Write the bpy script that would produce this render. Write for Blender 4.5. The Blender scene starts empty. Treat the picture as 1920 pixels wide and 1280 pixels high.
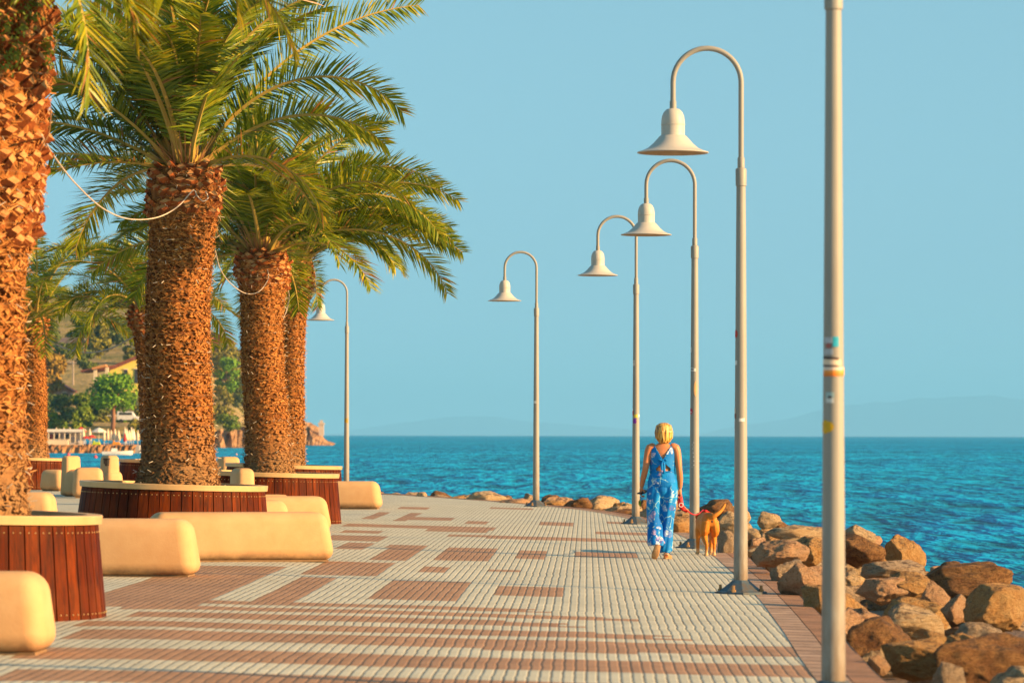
import bpy, bmesh, math, random
import numpy as np
from mathutils import Vector, Matrix, Euler, noise
random.seed(7); RNG = np.random.default_rng(7)
S = bpy.context.scene
COL = S.collection
R = math.radians
PI = math.pi
F, EYE, ROLL = 7200.0, 1.5, 0.0022      # focal length in photo pixels, eye height, roll
PITCH = math.atan((814.5 - 640) / F)

# ------------------------------------------------------------------ placing
def zg(x):
    """ground height: the promenade falls gently towards the sea"""
    return -0.025 * (min(max(x, -2.5), 4.0) - 2.0)
def at(px, py, d):
    """point at photo pixel (px, py) standing d metres away"""
    yh = 814.5 + ROLL * (px - 960)
    return Vector(((px - 960 - ROLL * (py - 814.5)) / F * d, d, EYE - (py - yh) / F * d))
def gp(px, py):
    """point of the promenade seen at a photo pixel"""
    z = 0.0
    for _ in range(6):
        yh = 814.5 + ROLL * (px - 960)
        d = (EYE - z) * F / (py - yh)
        x = (px - 960 - ROLL * (py - 814.5)) / F * d
        z = zg(x)
    return Vector((x, d, z))

# ------------------------------------------------------------------ objects
def link(o, parent=None):
    COL.objects.link(o)
    if parent is not None: o.parent = parent
    return o
def tag(o, label=None, cat=None, group=None, kind=None):
    if label: o['label'] = label
    if cat: o['category'] = cat
    if group: o['group'] = group
    if kind: o['kind'] = kind
    return o
def empty(name, loc, rz=0.0, label=None, cat=None, group=None):
    o = bpy.data.objects.new(name, None); o.location = loc; o.rotation_euler = (0, 0, rz)
    o.empty_display_size = .2
    return tag(link(o), label, cat, group)
def copy_tree(o, parent=None):
    c = o.copy(); link(c); c.parent = parent
    for ch in o.children: copy_tree(ch, c)
    return c

class MB:
    """collects vertices and faces for one mesh"""
    def __init__(s): s.v = []; s.f = []; s.m = []; s.n = 0
    def add(s, verts, faces, mi=0):
        b = s.n
        s.v.extend([tuple(p) for p in verts]); s.n += len(verts)
        s.f.extend([tuple(i + b for i in f) for f in faces]); s.m.extend([mi] * len(faces))
    def box(s, c, size, mi=0, rz=0.0, taper=1.0):
        x, y, z = size[0] / 2, size[1] / 2, size[2] / 2
        cr, sr = math.cos(rz), math.sin(rz)
        vs = []
        for k, t in ((-1, 1.0), (1, taper)):
            for i, j in ((-1, -1), (1, -1), (1, 1), (-1, 1)):
                a, b = i * x * t, j * y * t
                vs.append((c[0] + a * cr - b * sr, c[1] + a * sr + b * cr, c[2] + k * z))
        s.add(vs, [(3, 2, 1, 0), (4, 5, 6, 7), (0, 1, 5, 4), (1, 2, 6, 5), (2, 3, 7, 6), (3, 0, 4, 7)], mi)
    def lathe(s, prof, n=24, c=(0, 0, 0), mi=0, caps=True):
        vs = []
        for r, z in prof:
            for i in range(n):
                a = 2 * PI * i / n
                vs.append((c[0] + r * math.cos(a), c[1] + r * math.sin(a), c[2] + z))
        fs = []
        for k in range(len(prof) - 1):
            for i in range(n):
                j = (i + 1) % n
                fs.append((k * n + i, k * n + j, (k + 1) * n + j, (k + 1) * n + i))
        if caps:
            fs.append(tuple(range(n))[::-1]); fs.append(tuple((len(prof) - 1) * n + i for i in range(n)))
        s.add(vs, fs, mi)
    def tube(s, pts, rad, n=8, mi=0, flat=None, cap=True):
        """rings along a path; rad: number, list, or list of (rx, ry)"""
        pts = [Vector(p) for p in pts]; m = len(pts)
        if not isinstance(rad, (list, tuple)): rad = [rad] * m
        vs = []; ref = None
        for i, p in enumerate(pts):
            t = (pts[min(i + 1, m - 1)] - pts[max(i - 1, 0)])
            t = t.normalized() if t.length > 1e-9 else Vector((0, 0, 1))
            if ref is None:
                ref = Vector((1, 0, 0)) if abs(t.x) < .8 else Vector((0, 1, 0))
            u = (ref - t * ref.dot(t)).normalized(); w = t.cross(u); ref = u
            r = rad[i]; rx, ry = r if isinstance(r, (tuple, list)) else (r, r)
            for k in range(n):
                a = 2 * PI * k / n
                vs.append(p + u * (rx * math.cos(a)) + w * (ry * math.sin(a)))
        fs = []
        for i in range(m - 1):
            for k in range(n):
                j = (k + 1) % n
                fs.append((i * n + k, i * n + j, (i + 1) * n + j, (i + 1) * n + k))
        if cap:
            fs.append(tuple(range(n))[::-1]); fs.append(tuple((m - 1) * n + k for k in range(n)))
        s.add(vs, fs, mi)
    def ball(s, c, r, nu=16, nv=10, mi=0):
        rx, ry, rz = r if isinstance(r, (tuple, list)) else (r, r, r)
        vs = [(c[0], c[1], c[2] - rz)]
        for j in range(1, nv):
            b = -PI / 2 + PI * j / nv
            for i in range(nu):
                a = 2 * PI * i / nu
                vs.append((c[0] + rx * math.cos(b) * math.cos(a), c[1] + ry * math.cos(b) * math.sin(a), c[2] + rz * math.sin(b)))
        vs.append((c[0], c[1], c[2] + rz))
        fs = [(0, 1 + (i + 1) % nu, 1 + i) for i in range(nu)]
        for j in range(nv - 2):
            for i in range(nu):
                k = (i + 1) % nu
                fs.append((1 + j * nu + i, 1 + j * nu + k, 1 + (j + 1) * nu + k, 1 + (j + 1) * nu + i))
        l = len(vs) - 1; b = 1 + (nv - 2) * nu
        fs += [(l, b + i, b + (i + 1) % nu) for i in range(nu)]
        s.add(vs, fs, mi)
    def mesh(s, name):
        me = bpy.data.meshes.new(name); me.from_pydata(s.v, [], s.f)
        if any(s.m): me.polygons.foreach_set('material_index', s.m)
        me.update(); return me
    def build(s, name, mats, parent=None, smooth=False, angle=None, bevel=0.0, loc=None):
        me = s.mesh(name)
        return finish(name, me, mats, parent, smooth, angle, bevel, loc)
def finish(name, me, mats, parent=None, smooth=False, angle=None, bevel=0.0, loc=None):
    for m in (mats if isinstance(mats, (list, tuple)) else [mats]): me.materials.append(m)
    if smooth: me.polygons.foreach_set('use_smooth', [True] * len(me.polygons))
    if angle: me.set_sharp_from_angle(angle=R(angle))
    o = bpy.data.objects.new(name, me)
    if loc is not None: o.location = loc
    link(o, parent)
    if bevel:
        b = o.modifiers.new('bevel', 'BEVEL'); b.width = bevel; b.segments = 2; b.limit_method = 'ANGLE'; b.angle_limit = R(40)
    return o
def fuse(mb, voxel, smooth=6, factor=.5):
    """one continuous skin over overlapping closed shapes"""
    me = mb.mesh('tmp'); o = bpy.data.objects.new('tmp', me); COL.objects.link(o)
    m = o.modifiers.new('r', 'REMESH'); m.mode = 'VOXEL'; m.voxel_size = voxel; m.use_smooth_shade = True
    if smooth:
        k = o.modifiers.new('s', 'SMOOTH'); k.iterations = smooth; k.factor = factor
    dg = bpy.context.evaluated_depsgraph_get(); dg.update()
    out = bpy.data.meshes.new_from_object(o.evaluated_get(dg))
    bpy.data.objects.remove(o); bpy.data.meshes.remove(me)
    return out

# ------------------------------------------------------------------ materials
class NT:
    def __init__(s, name):
        s.m = bpy.data.materials.new(name); s.m.use_nodes = True
        s.t = s.m.node_tree; s.N = s.t.nodes; s.L = s.t.links
        s.bsdf = s.N['Principled BSDF']; s.out = s.N['Material Output']
        s._co = {}
    def n(s, typ, **kw):
        x = s.N.new(typ)
        for k, v in kw.items(): setattr(x, k, v)
        return x
    def link(s, a, b): s.L.new(a, b)
    def setin(s, node, key, v):
        if hasattr(v, 'is_output'): s.link(v, node.inputs[key])
        else: node.inputs[key].default_value = v
    def co(s, kind='Object', scale=(1, 1, 1)):
        k = (kind, scale)
        if k not in s._co:
            c = s.n('ShaderNodeTexCoord'); mp = s.n('ShaderNodeMapping'); mp.inputs['Scale'].default_value = scale
            s.link(c.outputs[kind], mp.inputs[0]); s._co[k] = mp.outputs[0]
        return s._co[k]
    def noise(s, scale, detail=4, rough=.55, vec=None, dist=0.0):
        x = s.n('ShaderNodeTexNoise'); x.inputs['Scale'].default_value = scale; x.inputs['Detail'].default_value = detail
        x.inputs['Roughness'].default_value = rough; x.inputs['Distortion'].default_value = dist
        s.link(vec if vec is not None else s.co(), x.inputs['Vector']); return x.outputs['Fac']
    def vor(s, scale, vec=None, feature='F1', out='Distance', rand=1.0):
        x = s.n('ShaderNodeTexVoronoi'); x.feature = feature; x.inputs['Scale'].default_value = scale
        x.inputs['Randomness'].default_value = rand
        s.link(vec if vec is not None else s.co(), x.inputs['Vector']); return x.outputs[out]
    def ramp(s, fac, stops, interp='LINEAR'):
        x = s.n('ShaderNodeValToRGB'); r = x.color_ramp; r.interpolation = interp
        while len(r.elements) < len(stops): r.elements.new(.5)
        for e, (p, c) in zip(r.elements, stops):
            e.position = p; e.color = (c, c, c, 1) if isinstance(c, (int, float)) else (*c, 1)
        s.link(fac, x.inputs[0]); return x.outputs[0]
    def math(s, op, a, b=0.0, clamp=False):
        x = s.n('ShaderNodeMath'); x.operation = op; x.use_clamp = clamp
        s.setin(x, 0, a); s.setin(x, 1, b); return x.outputs[0]
    def mix(s, fac, a, b, mode='MIX'):
        x = s.n('ShaderNodeMix'); x.data_type = 'RGBA'; x.blend_type = mode
        s.setin(x, 0, fac)
        for i, v in ((6, a), (7, b)):
            if hasattr(v, 'is_output'): s.link(v, x.inputs[i])
            else: x.inputs[i].default_value = (*v, 1)
        return x.outputs[2]
    def attr(s, name, out='Fac'):
        x = s.n('ShaderNodeAttribute'); x.attribute_name = name; return x.outputs[out]
    def rand(s): return s.n('ShaderNodeObjectInfo').outputs['Random']
    def bump(s, h, strength=.3, dist=.02, normal=None):
        x = s.n('ShaderNodeBump'); x.inputs['Strength'].default_value = strength; x.inputs['Distance'].default_value = dist
        s.link(h, x.inputs['Height'])
        if normal is not None: s.link(normal, x.inputs['Normal'])
        s.link(x.outputs[0], s.bsdf.inputs['Normal']); return x.outputs[0]
    def done(s, color=None, rough=.7, spec=.3, metal=0.0):
        if color is not None:
            if hasattr(color, 'is_output'): s.link(color, s.bsdf.inputs['Base Color'])
            else: s.bsdf.inputs['Base Color'].default_value = (*color, 1)
        s.setin(s.bsdf, 'Roughness', rough); s.setin(s.bsdf, 'Specular IOR Level', spec); s.bsdf.inputs['Metallic'].default_value = metal
        return s.m
def plain(name, c, c2=None, scale=8, rough=.6, bump=.15, dist=.01, spec=.3, metal=0.0, vary=0.0):
    m = NT(name); c2 = c2 or tuple(x * .72 for x in c)
    col = m.mix(m.ramp(m.noise(scale, 6, .6), [(.35, 0.0), (.65, 1.0)]), c, c2)
    if vary:
        k = m.math('MULTIPLY_ADD', m.rand(), vary); k.node.inputs[2].default_value = 1 - vary / 2
        cc = m.n('ShaderNodeCombineColor'); [m.link(k, cc.inputs[i]) for i in range(3)]
        col = m.mix(1.0, col, cc.outputs[0], 'MULTIPLY')
    if bump: m.bump(m.noise(scale * 5, 5, .6), bump, dist)
    return m.done(col, rough, spec, metal)
# ------------------------------------------------------------------ camera, light, air
cam = bpy.data.cameras.new('camera'); co = bpy.data.objects.new('camera', cam); link(co)
cam.sensor_width = 36; cam.lens = 135; cam.clip_start = .5; cam.clip_end = 90000
co.matrix_world = Matrix.Translation((0, 0, EYE)) @ Euler((PI / 2 + PITCH, 0, 0)).to_matrix().to_4x4() @ Matrix.Rotation(ROLL, 4, 'Z')
cam.dof.use_dof = True; cam.dof.focus_distance = 54; cam.dof.aperture_fstop = 5.0
S.camera = co
SUN_AZ, SUN_EL = 71.0, 17.0          # degrees from straight behind the camera towards the right, and above the horizon
sd = Vector((math.sin(R(SUN_AZ)) * math.cos(R(SUN_EL)), -math.cos(R(SUN_AZ)) * math.cos(R(SUN_EL)), math.sin(R(SUN_EL))))
sun = bpy.data.lights.new('sun', 'SUN'); so = bpy.data.objects.new('sun', sun); link(so)
sun.energy = 5.0; sun.angle = R(.5); sun.color = (1.0, .60, .26)
so.rotation_euler = sd.to_track_quat('Z', 'Y').to_euler(); so.location = (60, -20, 40)
W = bpy.data.worlds.new('World'); S.world = W; W.use_nodes = True
wn, wl = W.node_tree.nodes, W.node_tree.links
sky = wn.new('ShaderNodeTexSky'); sky.sky_type = 'NISHITA'; sky.sun_disc = False
sky.sun_elevation = R(SUN_EL); sky.sun_rotation = math.atan2(sd.x, sd.y); sky.air_density = 1.0; sky.dust_density = .6; sky.ozone_density = 1.0
mul = wn.new('ShaderNodeMix'); mul.data_type = 'RGBA'; mul.blend_type = 'MULTIPLY'; mul.inputs[0].default_value = 1
mul.inputs[7].default_value = (.91, 1.12, .91, 1)
tc = wn.new('ShaderNodeTexCoord'); up = wn.new('ShaderNodeVectorMath'); up.operation = 'ADD'; up.inputs[1].default_value = (0, 0, .30)
nm = wn.new('ShaderNodeVectorMath'); nm.operation = 'NORMALIZE'
wl.new(tc.outputs['Generated'], up.inputs[0]); wl.new(up.outputs[0], nm.inputs[0]); wl.new(nm.outputs[0], sky.inputs[0])
wl.new(sky.outputs[0], mul.inputs[6]); wl.new(mul.outputs[2], wn['Background'].inputs[0]); wn['Background'].inputs[1].default_value = .1
S.view_settings.view_transform = 'Standard'; S.view_settings.look = 'None'; S.view_settings.gamma = 1; S.view_settings.exposure = 1.48
S.cycles.max_bounces = 8; S.cycles.diffuse_bounces = 3; S.cycles.transparent_max_bounces = 8; S.cycles.volume_bounces = 0
S.cycles.use_denoising = True
hz = MB(); hz.box((0, 21000, 248), (70000, 44000, 516))
m = NT('haze_air'); m.N.remove(m.bsdf)
pv = m.n('ShaderNodeVolumePrincipled'); pv.inputs['Color'].default_value = (.20, .55, .97, 1); pv.inputs['Density'].default_value = HAZE = 7.4e-5
m.link(pv.outputs[0], m.out.inputs['Volume'])
tag(hz.build('haze', m.m), 'pale blue air thickening towards the far shore', 'haze', kind='stuff')
# ------------------------------------------------------------------ promenade
EDGE = [(1.98, 4), (2.1, 14), (2.27, 23), (2.52, 30), (2.74, 37), (2.93, 47), (3.0, 55), (2.78, 64), (2.1, 73.5), (.75, 80.5), (-1.3, 86), (-3.2, 90.5), (-5.4, 96), (-9.2, 104), (-14, 111), (-32, 120)]
def catmull(P, step):
    P = [Vector(p) for p in P]; out = []
    for i in range(len(P) - 1):
        a, b, c, d = P[max(i - 1, 0)], P[i], P[i + 1], P[min(i + 2, len(P) - 1)]
        k = max(2, int((c - b).length / step))
        for j in range(k):
            t = j / k
            out.append(.5 * ((2 * b) + (c - a) * t + (2 * a - 5 * b + 4 * c - d) * t * t + (3 * b - a - 3 * c + d) * t ** 3))
    out.append(P[-1]); return out
EP = catmull([(x, y, 0) for x, y in EDGE], .5)
def edge_at(i):
    p = EP[i]; t = (EP[min(i + 1, len(EP) - 1)] - EP[max(i - 1, 0)]).normalized()
    return p, Vector((t.y, -t.x, 0))          # point and outward (sea side) normal
def offset_line(o): return [edge_at(i)[0] + edge_at(i)[1] * o for i in range(len(EP))]
def und(x, y): return .007 * noise.noise((x * .8, y * .28, 3.3)) + .004 * noise.noise((x * 2.1, y * .9, 8.1))

SHEAR = .0194          # the paving runs slightly to the right
DU, DV = .07, .21
us = np.arange(-8.4, 2.6, DU); vs_ = np.arange(7.98, 118, DV)
inner = np.array([(p.x, p.y) for p in offset_line(-.33)])
lim_y = inner[:, 1]; lim_x = inner[:, 0]
def inside(x, y): return x < np.interp(y, lim_y, lim_x)
def uv_of(px, py):
    p = gp(px, py); return p.x - SHEAR * p.y, p.y
# brown patches of the pattern: (left, right at the lower edge; upper and lower edge), in photo pixels
PATCH = [(112, 367, 1060, 1137), (460, 552, 1079, 1130), (560, 708, 1052, 1075), (686, 868, 1088, 1122), (922, 1060, 1099, 1114),
         (788, 838, 1061, 1071), (912, 980, 1066, 1070), (812, 922, 1025, 1048), (962, 1026, 1031, 1046), (1083, 1198, 1035, 1043),
         (690, 770, 1021, 1049), (628, 684, 1016, 1028), (600, 720, 1003, 1012), (800, 920, 990, 995), (870, 912, 976, 981), (1010, 1072, 978, 984),
         (770, 850, 969, 974), (676, 702, 959, 972), (738, 760, 960, 976), (915, 1150, 1006, 1009), (840, 990, 1003, 1005), (1120, 1240, 997, 1000),
         (1090, 1230, 1011, 1013), (640, 930, 984, 986), (640, 712, 994, 998), (920, 1000, 951, 953), (1140, 1200, 978, 981), (745, 800, 950, 953), (720, 800, 1021, 1026)]
STRIPE = [(1141, 1146, 180, 1040), (1152, 1156, 180, 1190), (1163, 1172, 190, 1100), (1181, 1190, 90, 1290), (1200, 1216, 60, 1540), (1215.5, 1217, 900, 1200), (1234, 1255, -40, 1560), (1276, 1296, -60, 1600), (1325, 1345, -60, 1600), (1375, 1400, -60, 1700)]
brown = np.zeros((len(vs_), len(us)), np.float32)
uc = us + DU / 2; vc = vs_ + DV / 2
def fill(u0, u1, v0, v1, val):
    brown[np.ix_((vc >= v0) & (vc <= v1), (uc >= u0) & (uc <= u1))] = val
for xl, xr, yt, yb in PATCH:
    u0, v0 = uv_of(xl, yb); u1, _ = uv_of(xr, yb); _, v1 = uv_of((xl + xr) / 2, yt)
    if v1 - v0 < DV: v1 = v0 + DV
    fill(u0, u1, v0, v1, 1.0)
for yt, yb, xl, xr in STRIPE:
    u0, _ = uv_of(xl, yb); u1, _ = uv_of(xr, yb); _, v0 = uv_of(960, yb); _, v1 = uv_of(960, yt)
    n = int((v1 - v0) / DV) + 1
    for k in range(n):                       # ragged right ends, one paver course after another
        fill(u0, u1 - (0 if xr > 1500 else .16 * k * (1 + .6 * math.sin(k * 2.3))), v0 + k * DV - .02, v0 + k * DV + DV * .98, 1.0)
mb = MB(); idx = {}
X = us[None, :] + SHEAR * vs_[:, None]; keep = inside(X + .035, vs_[:, None] + .1)
def vid(i, j):
    k = (i, j)
    if k not in idx:
        y = 7.98 + i * DV; x = -8.4 + j * DU + SHEAR * y
        idx[k] = mb.n; mb.v.append((x, y, zg(x) + und(x, y))); mb.n += 1
    return idx[k]
att = []
for i in range(len(vs_) - 1):
    for j in range(len(us) - 1):
        if keep[i, j]:
            mb.f.append((vid(i, j), vid(i, j + 1), vid(i + 1, j + 1), vid(i + 1, j))); mb.m.append(0); att.append(float(brown[i, j]))
me = mb.mesh('promenade')
a = me.attributes.new('brown', 'FLOAT', 'FACE'); a.data.foreach_set('value', att)
def paving(name):
    m = NT(name); tc = m.n('ShaderNodeTexCoord'); sp = m.n('ShaderNodeSeparateXYZ'); m.link(tc.outputs['Object'], sp.inputs[0])
    y = sp.outputs[1]; u = m.math('SUBTRACT', sp.outputs[0], m.math('MULTIPLY', y, SHEAR))
    big = m.noise(.55, 2, .5); fine = m.noise(1.0, 2, .6, vec=m.co('Object', (1.0, 2.6, 1)))
    w1 = m.math('MULTIPLY', m.math('SINE', m.math('ADD', m.math('MULTIPLY', y, 5.03), m.math('MULTIPLY', big, 9))), .0025)
    w2 = m.math('MULTIPLY', m.math('SUBTRACT', fine, .5), .026)
    uu = m.math('ADD', m.math('ADD', u, w1), w2)
    fu = m.math('DIVIDE', uu, DU); fv = m.math('DIVIDE', m.math('SUBTRACT', y, 7.98), DV)
    def edge(f):
        fr = m.math('FRACT', f); return m.math('MINIMUM', fr, m.math('SUBTRACT', 1.0, fr))
    eu, ev = edge(fu), edge(fv)
    ju = m.ramp(eu, [(.04, 0.0), (.10, 1.0)]); jv = m.ramp(ev, [(.008, .965), (.02, 1.0)])
    h = m.math('MULTIPLY', m.ramp(eu, [(.03, 0.0), (.20, 1.0)]), m.ramp(ev, [(.01, .985), (.06, 1.0)]))
    cx = m.n('ShaderNodeCombineXYZ'); m.link(m.math('FLOOR', fu), cx.inputs[0]); m.link(m.math('FLOOR', fv), cx.inputs[1])
    wn_ = m.n('ShaderNodeTexWhiteNoise'); wn_.noise_dimensions = '2D'; m.link(cx.outputs[0], wn_.inputs[0]); r = wn_.outputs['Value']
    stain = m.ramp(m.noise(.8, 5, .65), [(.3, .84), (.7, 1.06)])
    cream = m.mix(r, (.455, .45, .36), (.515, .51, .415)); br = m.mix(r, (.31, .175, .10), (.375, .22, .13))
    col = m.mix(m.attr('brown'), cream, br)
    cc = m.n('ShaderNodeCombineColor'); [m.link(stain, cc.inputs[i]) for i in range(3)]
    col = m.mix(1.0, col, cc.outputs[0], 'MULTIPLY')
    grit = m.noise(60, 3, .6)
    col = m.mix(m.math('MULTIPLY', m.math('SUBTRACT', grit, .45), .5, True), col, (.2, .15, .11))
    jn = m.ramp(m.noise(3.5, 4, .7), [(.38, .35), (.6, 1.0)])
    jf = m.math('MULTIPLY', m.math('SUBTRACT', 1.0, m.math('MULTIPLY', ju, jv)), jn)
    col = m.mix(jf, col, (.085, .062, .045))
    col = m.mix(m.ramp(m.noise(1.6, 7, .72, dist=1.0), [(.60, 0.0), (.74, .5)]), col, (.22, .17, .12))
    hh = m.math('ADD', h, m.math('MULTIPLY', grit, .12))
    m.bump(hh, .6, .005)
    return m.done(col, .75, .25)
PAVE = paving('block_paving')
tag(finish('promenade', me, PAVE, smooth=True), kind='structure')
# paved ground further to the left, behind the planters
mb = MB(); q = [Vector((-40, 4, 0)), Vector((-40, 119, 0))]
pts = [(-8.36 + SHEAR * y, y) for y in np.arange(8, 102.5, 2)]
for (x0, y0), (x1, y1) in zip(pts[:-1], pts[1:]):
    mb.add([(-40, y0, zg(-9) - .004), (x0, y0, zg(-9) - .004), (x1, y1, zg(-9) - .004), (-40, y1, zg(-9) - .004)], [(0, 1, 2, 3)])
mb.add([(-40, 101, .108), (-6.3, 101, .108), (-9.4, 103.8, .108), (-14.2, 110.8, .108), (-32, 119.5, .108), (-40, 119.5, .108)], [(0, 1, 2, 3, 4, 5)])
mb.add([(-40, -30, .105), (2, -30, .02), (2.0, 8.02, -.01), (-40, 8.02, .105)], [(0, 1, 2, 3)])
tag(mb.build('pavement', PAVE), kind='structure')
# brick border along the rocks: two soldier courses
def border(name, o0, o1, mat, dz, step):
    A, B = offset_line(o0), offset_line(o1); b = MB()
    for i in range(len(A) - 1):
        P = [A[i], B[i], B[i + 1], A[i + 1]]
        b.add([(p.x, p.y, zg(p.x) + und(p.x, p.y) + dz) for p in P], [(0, 1, 2, 3)])
    return tag(b.build(name, mat), kind='structure')
def brick(name, c1, c2, run):
    m = NT(name); tc = m.n('ShaderNodeTexCoord'); sp = m.n('ShaderNodeSeparateXYZ'); m.link(tc.outputs['Object'], sp.inputs[0])
    f = m.math('DIVIDE', sp.outputs[1], run); fr = m.math('FRACT', m.math('ADD', f, m.math('MULTIPLY', m.noise(.9, 2), .5)))
    j = m.ramp(m.math('MINIMUM', fr, m.math('SUBTRACT', 1.0, fr)), [(.03, 0.0), (.09, 1.0)])
    w = m.n('ShaderNodeTexWhiteNoise'); w.noise_dimensions = '1D'; m.link(m.math('FLOOR', f), w.inputs['W'])
    c = m.mix(w.outputs['Value'], c1, c2)
    c = m.mix(m.ramp(m.noise(2.2, 6, .7), [(.42, 0.0), (.7, .7)]), c, (.10, .065, .045))
    c = m.mix(j, (.05, .035, .03), c)
    m.bump(m.math('ADD', j, m.math('MULTIPLY', m.noise(14, 4), .5)), .7, .012)
    return m.done(c, .8, .2)
border('kerb_strip', -.42, -.21, brick('border_paver', (.36, .24, .17), (.42, .29, .21), .42), .004, .4)
border('brick_strip', -.205, 0.0, brick('border_brick', (.30, .15, .08), (.38, .21, .12), .115), .006, .1)
b = MB(); A = offset_line(-.21); B = offset_line(-.204)      # dark joint between the courses
for i in range(len(A) - 1):
    b.add([(p.x, p.y, zg(p.x) + und(p.x, p.y) + .001) for p in (A[i], B[i], B[i + 1], A[i + 1])], [(0, 1, 2, 3)])
tag(b.build('pavement_joint', plain('joint_dirt', (.04, .03, .025))), kind='structure')
b = MB(); A = offset_line(0); B = offset_line(.01)
for i in range(len(A) - 1):
    b.add([(A[i].x, A[i].y, zg(A[i].x) + .01), (A[i + 1].x, A[i + 1].y, zg(A[i + 1].x) + .01), (B[i + 1].x, B[i + 1].y, -3), (B[i].x, B[i].y, -3)], [(0, 1, 2, 3)])
tag(b.build('quay_wall', plain('quay_concrete', (.22, .18, .14))), kind='structure')
# rubble slope under the boulders
b = MB(); offs = [(.0, -.32), (1.0, -.28), (2.2, -.35), (3.4, -.75), (5.2, -1.9), (7.5, -3.2)]
rows = [[(p.x, p.y, z + .12 * noise.noise((p.x * 2, p.y * 2, 1))) for p in offset_line(o)] for o, z in offs]
L = len(rows[0])
b.add([p for r in rows for p in r], [(k * L + i, (k + 1) * L + i, (k + 1) * L + i + 1, k * L + i + 1) for k in range(len(rows) - 1) for i in range(L - 1)])
tag(b.build('rubble_slope', plain('rubble_earth', (.20, .125, .07), scale=5, bump=.8, dist=.1)), kind='structure')

# ------------------------------------------------------------------ sea
SEA = -1.6
b = MB(); rr = [0, 20, 60, 150, 400, 1000, 2500, 5000, 10000]; n = 64
b.add([(r_ * math.cos(2 * PI * i / n), r_ * math.sin(2 * PI * i / n), SEA) for r_ in rr for i in range(n)],
      [(k * n + i, k * n + (i + 1) % n, (k + 1) * n + (i + 1) % n, (k + 1) * n + i)[::-1] for k in range(len(rr) - 1) for i in range(n)])
m = NT('sea_water')
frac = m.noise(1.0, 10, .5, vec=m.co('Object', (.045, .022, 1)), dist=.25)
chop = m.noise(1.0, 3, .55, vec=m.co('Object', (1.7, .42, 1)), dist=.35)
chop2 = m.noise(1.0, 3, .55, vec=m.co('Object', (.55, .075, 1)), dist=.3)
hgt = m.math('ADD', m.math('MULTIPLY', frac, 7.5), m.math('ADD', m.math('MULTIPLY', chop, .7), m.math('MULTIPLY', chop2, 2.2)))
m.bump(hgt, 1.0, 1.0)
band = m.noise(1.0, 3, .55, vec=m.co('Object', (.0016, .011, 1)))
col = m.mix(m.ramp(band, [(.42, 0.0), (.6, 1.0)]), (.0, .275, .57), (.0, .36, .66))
col = m.mix(m.ramp(m.math('ADD', m.math('MULTIPLY', frac, .2), m.math('ADD', m.math('MULTIPLY', chop, .4), m.math('MULTIPLY', chop2, .4))), [(.40, 1.0), (.54, 0.0)]), col, (.0, .085, .16))  # troughs darker than crests: ripple shading put into the water colour
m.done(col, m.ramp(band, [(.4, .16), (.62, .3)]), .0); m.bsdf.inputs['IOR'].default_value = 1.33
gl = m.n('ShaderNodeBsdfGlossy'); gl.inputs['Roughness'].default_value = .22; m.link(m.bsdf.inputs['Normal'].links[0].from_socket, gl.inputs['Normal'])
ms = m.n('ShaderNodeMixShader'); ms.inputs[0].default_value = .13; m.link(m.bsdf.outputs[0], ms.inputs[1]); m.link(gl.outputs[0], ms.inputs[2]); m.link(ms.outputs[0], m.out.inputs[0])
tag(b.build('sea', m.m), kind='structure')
b = MB(); b.add([(-70, -60, -4.2), (60, -60, -4.2), (60, 160, -4.2), (-70, 160, -4.2)], [(0, 1, 2, 3)])
tag(b.build('seabed_ground', plain('seabed', (.08, .09, .08))), kind='structure')

# faint mountains across the sea
def range_(name, pts, d, depth):
    b = MB(); k = []
    px0, px1 = pts[0][0], pts[-1][0]; n = 70
    for j, (f, dd) in enumerate(((0.0, 0), (.55, .3), (1.0, .55), (.5, .8), (0, 1))):
        for i in range(n + 1):
            px = px0 + (px1 - px0) * i / n
            py = np.interp(px, [p[0] for p in pts], [p[1] for p in pts])
            z = (817 - py) / F * d * f * (1 + .10 * noise.noise((px * .02, j * 3.1, 2)) + .05 * noise.noise((px * .07, j, 5)))
            k.append(((px - 960) / F * d, d + depth * dd, SEA - 40 * (f == 0) + max(z, 0)))
    b.add(k, [(r * (n + 1) + i, r * (n + 1) + i + 1, (r + 1) * (n + 1) + i + 1, (r + 1) * (n + 1) + i) for r in range(4) for i in range(n)])
    return tag(b.build(name, plain(name + '_rock', (.04, .06, .06), (.06, .07, .06), scale=.002, bump=0), smooth=True), kind='structure')
range_('far_mountains', [(1330, 817), (1420, 796), (1500, 786), (1600, 762), (1690, 748), (1800, 742), (1900, 733), (2050, 750), (2300, 790), (2500, 817)], 36000, 5000)
range_('far_hills', [(600, 817), (700, 800), (800, 785), (870, 779), (950, 786), (1080, 797), (1200, 806), (1330, 817)], 38000, 3500)
# ------------------------------------------------------------------ street lamps
m = NT('lamp_paint')
m.bump(m.noise(30, 4), .12, .004)
c = m.mix(m.ramp(m.noise(1.3, 5, .6, vec=m.co('Object', (3, 3, .5))), [(.3, 0.0), (.7, 1.0)]), (.265, .255, .22), (.33, .315, .27))
zz = m.n('ShaderNodeSeparateXYZ'); m.link(m.co(), zz.inputs[0])
dirt = m.math('MULTIPLY', m.ramp(zz.outputs[2], [(0.0, 1.0), (1.5, .10)]), m.ramp(m.noise(2.2, 6, .65, vec=m.co('Object', (5, 5, 1.2))), [(.33, 0.0), (.56, 1.0)]))
c = m.mix(dirt, c, (.17, .12, .075))
LAMP_PAINT = m.done(c, .5, .35)
SHADE_PAINT = plain('shade_paint', (.50, .465, .40), (.45, .42, .36), scale=4, rough=.45, bump=.06)
SHADE_INNER = plain('shade_inner', (.50, .32, .18), rough=.5, bump=.05)
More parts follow.
